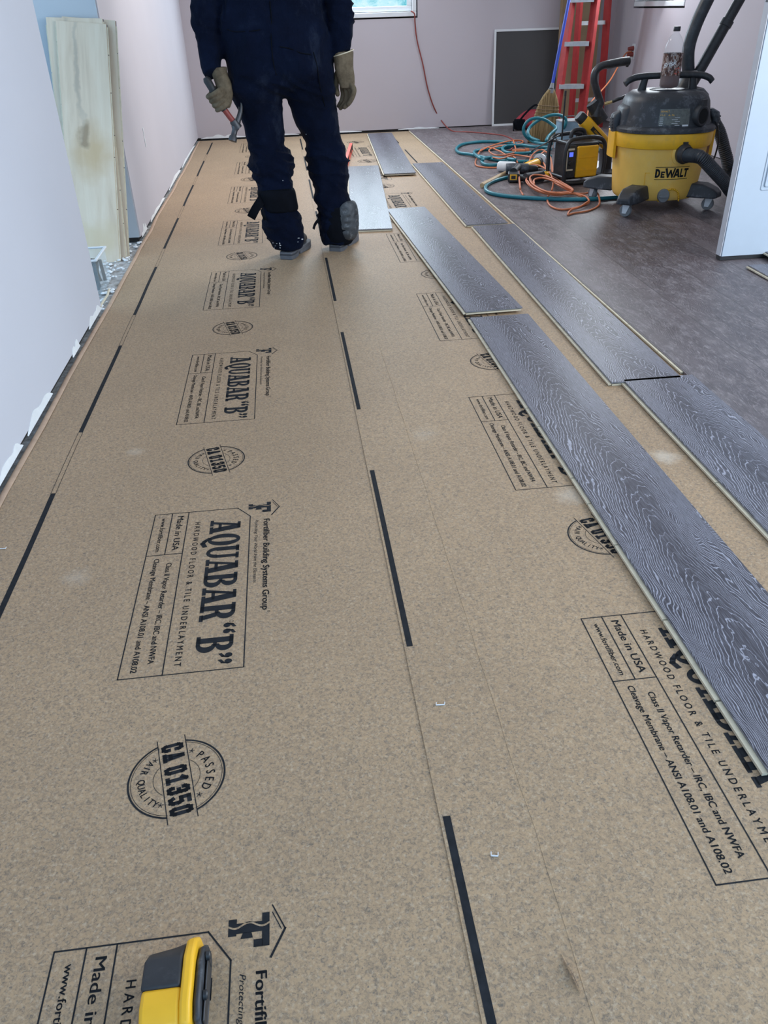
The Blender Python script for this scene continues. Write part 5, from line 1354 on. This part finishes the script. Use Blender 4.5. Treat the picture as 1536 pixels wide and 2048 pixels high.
def mallet():
    a, b = G(964,371,FZ+.016), G(1018,343,FZ+.016); d = (b-a).normalized(); r = thing('rubber_mallet', 'white rubber mallet with a pale wooden handle lying beside the orange cord', 'mallet', a)
    m = MB(); e = b+d*.10; m.tube([a, a+d*.01, a.lerp(e,.5), e], [.0145,.0165,.016,.013], 16); build(m, 'handle', 'woodh', r, smooth=60)
    s = Vector((-d.y, d.x, 0)); h = G(1004,345,FZ)+d*.06; h = e-d*.03; h.z = FZ+.034
    m = MB(); m.tube([h-s*.02, h-s*.012, h+s*.095, h+s*.105], [.030,.034,.034,.029], 22); build(m, 'mallet_head', 'white', r, smooth=50)
mallet()
def power_tool(name, label, cat, base, rz, yellow=True, kind='drill'):
    r = thing(name, label, cat, base, rz)
    if kind == 'drill':
        m = MB(); m.box((0,0,.032), (.072,.105,.052)); bt = build(m, 'battery', 'black', r, world=False, bevel=.006)
        m = MB(); m.box((0,-.0535,.036), (.046,.003,.034)); y_ = build(m, 'battery_band', 'yellow', bt, world=False, bevel=.001)
        m = MB(); m.box((0,-.0555,.036), (.028,.003,.020)); build(m, 'battery_badge', 'rubber', bt, world=False)
        m = MB(); m.tube([(0,.03,.055),(.015,.10,.060),(.03,.16,.062)], [.026,.021,.024], 14); build(m, 'grip', 'rubber', r, world=False, smooth=60)
        m = MB(); m.tube([(-.05,.175,.050),(.0,.178,.050),(.10,.182,.050)], [.034,.037,.032], 18); build(m, 'motor_housing', 'dusty', r, world=False, smooth=50)
        m = MB(); m.tube([(.10,.182,.050),(.118,.182,.050),(.15,.183,.050),(.165,.183,.050)], [.026,.024,.021,.012], 18); build(m, 'chuck', 'rubber', r, world=False, smooth=50)
    elif kind == 'grinder':
        m = MB(); m.tube([(0,-.02,.044),(0,.10,.044),(0,.20,.040)], [.032,.030,.027], 18); build(m, 'motor_housing', 'yellow', r, world=False, smooth=50)
        m = MB(); m.tube([(0,-.06,.044),(0,-.02,.044)], [.034,.036], 18); build(m, 'gear_case', 'steel', r, world=False, smooth=50)
        m = MB(); m.lathe([(.0,.0),(.046,.0),(.048,.004),(.048,.022),(.026,.024)], 30, M=Matrix.Translation((0,-.055,.056)) @ Matrix.Rotation(PI/2+.25,4,'X')); build(m, 'guard', 'alu', r, world=False, smooth=50)
        m = MB(); m.box((0,.225,.040), (.065,.07,.060)); build(m, 'battery', 'black', r, world=False, bevel=.006)
    elif kind == 'stapler':
        m = MB(); m.tube([(0,0,.036),(.13,.03,.036)], [.032,.034], 16); build(m, 'body', 'dusty', r, world=False, smooth=50)
        m = MB(); m.tube([(.11,.03,.034),(.18,.045,.034)], [.030,.026], 16); build(m, 'cap', 'yellow', r, world=False, smooth=50)
        m = MB(); m.tube([(.02,.0,.032),(-.02,.10,.028)], [.022,.020], 12); build(m, 'grip', 'rubber', r, world=False, smooth=50)
    return r
g = G(1030,366,FZ); power_tool('cordless_drill', 'cordless drill whose black and yellow battery faces the camera under the orange cord', 'drill', (g.x, g.y+.05, FZ), -.25)
g = G(1082,352,FZ); power_tool('angle_grinder', 'small grinder with a silver disc guard and yellow body left of the radio', 'grinder', (g.x+.02, g.y+.22, FZ), 2.4, kind='grinder')
g = G(1060,375,FZ); power_tool('power_stapler', 'dark tool body with a yellow end lying within the orange cord coils', 'stapler', (g.x, g.y+.12, FZ), .1, kind='stapler')

# ================================================================== HOSES AND CORDS
def zoom5(x, y): return (900+x/4.267, 200+y/4.267)
def floor_path(pts, z, r, amp=.0):
    out = []
    for i, p in enumerate(pts):
        q = zoom5(p[0], p[1]); zz = (p[2] if len(p) > 2 else 0)+z+r
        out.append(G(q[0], q[1], zz))
    return out
def hose_piece(name, parts_, r, mat, label, cat, n=10):
    m = MB()
    for P in parts_: m.tube(spline(P, 8), r, n)
    o = build(m, name, mat, origin=parts_[0][0], smooth=180); tag(o, label, cat); return o
R_ = .0115
YL = 6.55
def up(x, y, Y=YL): q = zoom5(x, y); return W(q[0], q[1], Y)
hose_piece('air_hose', [
  floor_path([(860,396,.02),(700,398,.01),(560,372),(400,356),(240,358),(110,378),(55,415),(80,450),(180,465,.004),(300,492),(420,515),(540,524),(660,524),(760,500,.02),(860,480,.02)], FZ, R_),
  floor_path([(640,385,.02),(540,400,.012),(450,412),(340,420),(240,428),(205,445),(220,470,.02),(270,500,.02),(340,490,.01),(450,500,.01),(560,510,.02)], FZ, R_),
  floor_path([(285,505,.02),(270,528),(300,550),(370,556),(450,545),(540,535)], FZ, R_),
  floor_path([(860,420,.02),(760,440,.02),(620,455,.02),(500,450,.02),(450,425,.02),(470,395,.02),(600,385,.03),(760,405,.03),(860,410,.02)], FZ, R_),
  [up(870,372,6.2), up(780,372,6.35), up(700,350), up(640,300), up(628,240), up(665,180), up(730,155), up(800,165), up(860,200), up(905,240,6.5), up(880,270,6.45), up(840,310,6.4), up(820,350,6.3)],
  [up(760,350,6.45), up(690,320,6.55), up(665,280,6.6), up(690,225,6.65), up(770,165,6.65), up(860,130,6.65), up(930,128,6.65), up(975,150,6.65), up(990,175,6.65), up(985,215,6.65), up(960,260,6.7)],
  floor_path([(1180,335,.0),(1240,390),(1290,440),(1340,452)], FZ, R_),
  floor_path([(860,600,.02),(700,640,.03),(560,655,.01),(480,663),(380,690),(315,725),(305,765),(350,795),(450,815),(600,830),(800,842),(1000,848),(1200,846),(1390,832),(1500,825)], FZ, R_)],
  R_, 'teal', 'teal air hose looped across the laid floor in front of the broom', 'hose', 12)
r_c = .0055
hose_piece('extension_cord', [
  floor_path([(625,815),(600,760),(605,690),(660,635,.01),(760,618,.02),(860,645,.02),(950,700,.02),(1050,768,.015),(940,790,.02),(820,780,.02),(720,745,.02),(655,690,.02),(680,645,.03),(780,640,.03),(880,690,.03),(970,750,.03),(1050,775,.03),(900,805,.03),(780,790,.03),(690,740,.03),(650,680,.03),(720,625,.04),(830,650,.04),(900,710,.04),(1000,765,.03),(1052,778,.02)], FZ, r_c),
  floor_path([(1050,780,.03),(930,795,.02),(850,808,.02),(830,850),(860,905),(950,935),(1070,920,.0),(1160,890),(1187,862,.01),(1150,820,.02),(1040,800,.02),(940,800,.03),(830,800,.03),(740,760,.03),(700,700,.03),(690,660,.03),(740,640,.04)], FZ, r_c),
  floor_path([(1020,790,.02),(1130,800,.02),(1240,785,.03),(1272,830,.02),(1268,900,.0),(1180,945),(1060,965),(1008,978),(1030,940),(1110,910,.01),(1185,862,.02)], FZ, r_c),
  floor_path([(600,760,.02),(590,660,.03),(590,560,.05),(640,550,.05),(760,560,.05),(850,620,.05),(880,700,.03),(870,770,.02)], FZ, r_c),
  floor_path([(680,600,.02),(678,520,.05),(720,450,.05),(790,425,.06),(850,480,.06),(872,560,.05),(880,640,.04)], FZ, r_c),
  floor_path([(720,600,.02),(700,560,.04),(740,500,.06),(810,440,.07),(860,500,.06),(868,620,.03)], FZ, r_c),
  floor_path([(400,578),(300,575),(222,556),(225,500),(265,425,.01),(330,405,.02),(420,435,.03),(480,470,.02),(550,490,.02),(576,535,.01)], FZ, r_c),
  floor_path([(250,440,.01),(330,400,.02),(440,365,.02),(545,345,.02),(620,350,.0),(600,372,.02),(480,385,.03),(360,410,.03),(335,440,.03),(400,472,.03),(500,462,.03),(560,440,.03),(550,380,.03),(540,345,.02)], FZ, r_c),
  floor_path([(660,690,.04),(700,740,.04),(790,785,.04),(900,800,.04),(1000,785,.03),(1048,772,.04),(960,720,.05),(860,665,.05),(760,640,.05),(690,650,.05),(690,700,.05),(760,755,.05),(860,790,.05),(960,800,.04),(1050,800,.03),(1130,830,.01)], FZ, r_c),
  floor_path([(700,700,.05),(740,760,.03),(830,800,.03),(930,810,.03),(1040,785,.03),(980,735,.05),(880,690,.06),(790,665,.06),(720,680,.06),(720,720,.05)], FZ, r_c),
  floor_path([(365,490,.02),(440,500,.03),(540,470,.03),(640,480,.03),(730,500,.04),(790,530,.04),(830,600,.03)], FZ, r_c)],
  r_c, 'orange', 'orange extension cord tangled in loops over the teal hose and tools', 'cord', 8)
a = G(*zoom5(530,440), FZ+.03); m = MB(); m.tube([a, a+Vector((.05,.0,0))], [.014,.019], 12); m.tube([a+Vector((.05,0,0)), a+Vector((.10,-.01,0))], [.019,.015], 12); m.tube([a+Vector((.10,-.01,0)), a+Vector((.13,-.01,0))], [.020,.020], 12)
o = [x for x in bpy.data.objects if x.name == 'extension_cord'][0]; ROOTM[o.name] = Matrix.Translation(o.location); build(m, 'plug', 'orange', o, smooth=50)
# red cord from the window
def wl(x, y, off=.008): return W(x, y, YB-off)
m = MB(); P = [W(822,22,YB-.02), wl(829,28,.03), wl(830,45), wl(834,80), wl(846,130), wl(855,175), wl(868,215), wl(884,243), G(905,262,FZ+.004), G(940,264,FZ+.004), G(985,268,FZ+.004), G(1010,272,FZ+.004), G(1030,282,FZ+.004), G(1035,288,FZ+.02), G(1020,300,FZ+.02)]
m.tube(spline(P, 8), .0055, 8); o = build(m, 'extension_cord', 'redcord', origin=P[8], smooth=180); tag(o, 'dark red cord hanging from the window corner down to the floor', 'cord')
m = MB(); P = [W(1268,152,6.2), W(1245,150,6.3), W(1225,160,6.3), W(1205,180,6.35), W(1190,205,6.4), W(1170,225,6.5), G(1160,300,FZ+.01)]
m.tube(spline(P, 8), .006, 8); P2 = [W(1272,140,XR*2-.0) if False else Vector((XR-.02, W(1262,140,6.9).y+.9, .62)), Vector((XR-.10,7.75,.60)), W(1222,158,7.4), W(1200,185,7.2), W(1178,215,7.0), G(1168,290,FZ+.01)]
m = MB(); m.tube(spline(P2, 8), .006, 8); o = build(m, 'extension_cord', 'orange', origin=P2[-1], smooth=180); tag(o, 'orange cord rising past the ladder to the wall outlet by the corner', 'cord')
m = MB(); m.box((XR-.004, 7.80, .62), (.006,.075,.12)); struct(m, 'trim_8', 'white', bevel=.002)
m = MB()
for z in (.60, .645): m.tube([(XR-.008,7.80,z),(XR-.055,7.80,z-.003)], [.020,.014], 12)
o = build(m, 'plug', 'redcord', origin=(XR-.01,7.80,.62), smooth=50); tag(o, 'red cord plugs in the outlet beside the ladder', 'plug')

# ================================================================== CORNER: LADDER, BROOM, SCREEN
def bar(m, a, b, w, d, up_=(0,1,0)):
    M = frame(a, b, up_); L = (Vector(b)-Vector(a)).length; m.box((0,0,L/2), (w,d,L), M)
def cchan(a, b, w, d, mat, root, name, face=(0,1,0)):
    m = MB(); M = frame(a, b, face); L = (Vector(b)-Vector(a)).length
    m.box((0,0,L/2), (w,.005,L), M); m.box((-w/2+.0025,d/2,L/2), (.005,d,L), M); m.box((w/2-.0025,d/2,L/2), (.005,d,L), M)
    return build(m, name, mat, root, bevel=.001)
def ladder():
    Y0 = 7.28
    r = thing('stepladder', 'red fibreglass stepladder with aluminium steps standing in the back corner', 'ladder', (2.42, 7.5, FZ))
    La, Ra = W(1117,173,Y0), W(1168,173,Y0); 
    l0 = W(1109,240,Y0); l1 = W(1141,0,Y0+.20); r0 = W(1160,232,Y0-.05); r1 = W(1189,0,Y0+.12)
    def ext(a, b):     # extend to floor and up
        d = b-a; t0 = (FZ-a.z)/d.z; t1 = (1.75-a.z)/d.z; return a+d*t0, a+d*t1
    l0, l1 = ext(l0, l1); r0, r1 = ext(r0, r1)
    cchan(l0, l1, .075, .028, 'red', r, 'front_rail', (1,0.3,0)); cchan(r0, r1, .088, .028, 'red', r, 'front_rail', (1,0.3,0))
    for z in (.12,.425,.73,1.035,1.34,1.64):
        a = l0+(l1-l0)*((z-l0.z)/(l1.z-l0.z)); b = r0+(r1-r0)*((z-r0.z)/(r1.z-r0.z)); d = (b-a).normalized(); n = Vector((d.y,-d.x,0)).normalized()
        m = MB(); q = [a-n*.045, b-n*.045, b+n*.045, a+n*.045]; vs = q+[v-Vector((0,0,.004)) for v in q]; m.add(vs, [(0,1,2,3),(4,7,6,5),(0,4,5,1),(1,5,6,2),(2,6,7,3),(3,7,4,0)])
        for sg in (-1, 1): q = [a+n*.045*sg, b+n*.045*sg]; e = n*.002; q = [q[0]-e, q[1]-e, q[1]+e, q[0]+e]; vs = q+[v-Vector((0,0,.032)) for v in q]; m.add(vs, [(0,1,2,3),(4,7,6,5),(0,4,5,1),(1,5,6,2),(2,6,7,3),(3,7,4,0)])
        build(m, 'step', 'alu', r)
    a0, a1 = W(1140,232,7.85), W(1158,0,7.72); b0, b1 = W(1200,200,7.85), W(1214,0,7.72)
    a0, a1 = ext(a0, a1); b0, b1 = ext(b0, b1)
    cchan(a0, a1, .060, .025, 'red', r, 'rear_rail', (1,0.3,0)); cchan(b0, b1, .070, .025, 'red', r, 'rear_rail', (1,0.3,0))
    for z in (.25,.85,1.45):
        a = a0+(a1-a0)*((z-a0.z)/(a1.z-a0.z)); b = b0+(b1-b0)*((z-b0.z)/(b1.z-b0.z)); m = MB(); bar(m, a, b, .03, .008); build(m, 'rear_brace', 'alu', r)
    m = MB(); c = (l1+r1+a1+b1)/4; ax = (r1-l1).normalized(); bar(m, c-ax*.20, c+ax*.20, .16, .05, (0,0,1)); build(m, 'top_cap', 'red', r, bevel=.006)
ladder()
def broom():
    base = G(1083,284,FZ); r = thing('broom', 'corn broom with a blue handle leaning on the red ladder', 'broom', base)
    Yb = base.y; n0 = W(1103,177,Yb-.03); top = W(1138,0,Yb+.09); d = (top-n0).normalized(); top = n0+d*1.05
    b0 = W(1084,283,Yb); b0.z = FZ+.004
    ax = (n0-b0); L = ax.length; ax.normalize(); s = Vector((1,0,0)); s = (s-ax*s.dot(ax)).normalized(); f = ax.cross(s)
    M = Matrix(((s.x,f.x,ax.x,b0.x),(s.y,f.y,ax.y,b0.y),(s.z,f.z,ax.z,b0.z),(0,0,0,1)))
    m = MB(); prof = [(0,.128,.030),(.03,.134,.040),(L*.30,.118,.038),(L*.55,.098,.034),(L*.72,.084,.032),(L*.86,.058,.030),(L*.95,.034,.026),(L,.020,.020)]
    m.loft([(Vector((0,0,z)), hx, hy) for z, hx, hy in prof], 40, M, power=2.6)
    for i, v in enumerate(m.v):
        if i < 80 and v.z < FZ+.05: v.z = max(FZ+.001, v.z-.015*abs(math.sin(i*2.3)))
    h = build(m, 'bristles', 'bristle', r, smooth=60)
    for t, hx, hy in ((.50,.104,.036),(.56,.100,.036),(.62,.095,.035),(.69,.089,.034)):
        m = MB(); pts = [M @ Vector((hx*math.copysign(abs(math.cos(a*PI/14))**.77, math.cos(a*PI/14)), hy*math.copysign(abs(math.sin(a*PI/14))**.77, math.sin(a*PI/14)), L*t)) for a in range(28)]
        m.tube(pts+[pts[0]], .0028, 6); build(m, 'stitching', 'cardboard', h)
    m = MB(); m.tube([n0-ax*.03, n0+ax*.0], [.030,.024], 16); m.tube([n0, n0+d*.04], [.020,.014], 14); build(m, 'wire_collar', 'grey', r, smooth=50)
    m = MB(); m.tube([n0+d*.01, top], .0125, 14); build(m, 'handle', 'blue', r, smooth=60)
broom()
def screen_():
    r = thing('window_screen', 'white framed dark insect screen leaning on the back wall', 'window screen', (2.3, YB-.10, FZ))
    x0, x1, z0, z1 = 2.005, 2.72, FZ, .812; yb, yt = YB-.055, YB-.010; w = .018
    def pt(x, z): t = (z-z0)/(z1-z0); return Vector((x+(-.0), yb+(yt-yb)*t, z))
    def slabq(m, a0, a1, b0, b1, th=.010):
        q = [pt(a0,b0), pt(a1,b0), pt(a1,b1), pt(a0,b1)]; o_ = Vector((0,-th,0)); m.add(q+[v+o_ for v in q], [(0,1,2,3),(7,6,5,4),(0,4,5,1),(1,5,6,2),(2,6,7,3),(3,7,4,0)])
    m = MB(); slabq(m, x0, x0+w, z0, z1); slabq(m, x1-w, x1, z0, z1); slabq(m, x0+w, x1-w, z0, z0+w); slabq(m, x0+w, x1-w, z1-w, z1); build(m, 'screen_frame', 'trim', r, bevel=.0015)
    m = MB(); slabq(m, x0+w*.8, x1-w*.8, z0+w*.8, z1-w*.8, .003); build(m, 'screen_mesh', 'mesh', r)
screen_()
m = MB(); M = Matrix.Translation((2.76, 8.14, FZ)) @ Matrix.Rotation(-.06, 4, 'X'); m.box((0,0,.80), (.36,.06,1.60), M)
o = build(m, 'cardboard_box', 'cardboard', origin=(2.76,8.14,FZ), bevel=.003); tag(o, 'tall flat brown cardboard box standing behind the ladder', 'box')
def bag():
    c = G(1050,258,FZ); r = thing('tool_bag', 'small red and black tool bag on the floor in front of the screen', 'bag', (c.x+.01, c.y+.03, FZ), .25)
    m = MB(); m.loft([(Vector((0,0,.004)),.110,.09),(Vector((0,0,.05)),.120,.10),(Vector((.03,0,.10)),.100,.085),(Vector((.06,0,.145)),.065,.055),(Vector((.07,0,.158)),.04,.025)], 26, power=2.8); b = build(m, 'bag_body', 'bagred', r, world=False, smooth=60, sub=1)
    m = MB(); m.tube(spline([(-.13,-.06,.03),(-.10,-.09,.10),(-.02,-.08,.165),(.06,-.04,.195),(.12,0,.19)], 6), .009, 8, flat=.6); m.tube(spline([(-.14,-.02,.07),(-.17,-.08,.04),(-.19,-.12,.006)], 5), .006, 8); build(m, 'strap', 'webbing', r, world=False, smooth=180)
    m = MB(); m.loft([(Vector((-.10,-.06,.01)),.05,.05),(Vector((-.10,-.06,.09)),.045,.045)], 16, power=3); build(m, 'side_pocket', 'webbing', r, world=False, smooth=60)
bag()
def tin():
    c = G(1143,300,FZ); r = thing('metal_tin', 'blue grey square tin with a pale lid between broom and radio', 'tin', (c.x, c.y+.10, FZ), .08)
    hx, hy, h = .095, .075, .20
    m = MB(); m.loft([(Vector((0,0,.0)),hx,hy),(Vector((0,0,h)),hx,hy)], 32, power=6); build(m, 'tin_body', 'bluegrey', r, world=False, smooth=40)
    m = MB(); m.loft([(Vector((0,0,h)),hx+.003,hy+.003),(Vector((0,0,h+.008)),hx+.003,hy+.003),(Vector((0,0,h+.008)),hx-.01,hy-.01)], 32, power=6); build(m, 'lid', 'alu', r, world=False, smooth=40)
    m = MB(); m.tube(spline([(-.05,0,h+.01),(-.04,0,h+.03),(.0,0,h+.034),(.04,0,h+.03),(.05,0,h+.01)], 4), .004, 8); build(m, 'lid_handle', 'steel', r, world=False)
    m = MB(); m.lathe([(.022,-.002),(.022,.004),(.012,.006),(.010,.002)], 20, M=Matrix.Translation((.05,-hy-.001,.10)) @ Matrix.Rotation(PI/2,4,'X')); build(m, 'cap', 'rubber', r, world=False)
tin()
bpy.context.view_layer.update()
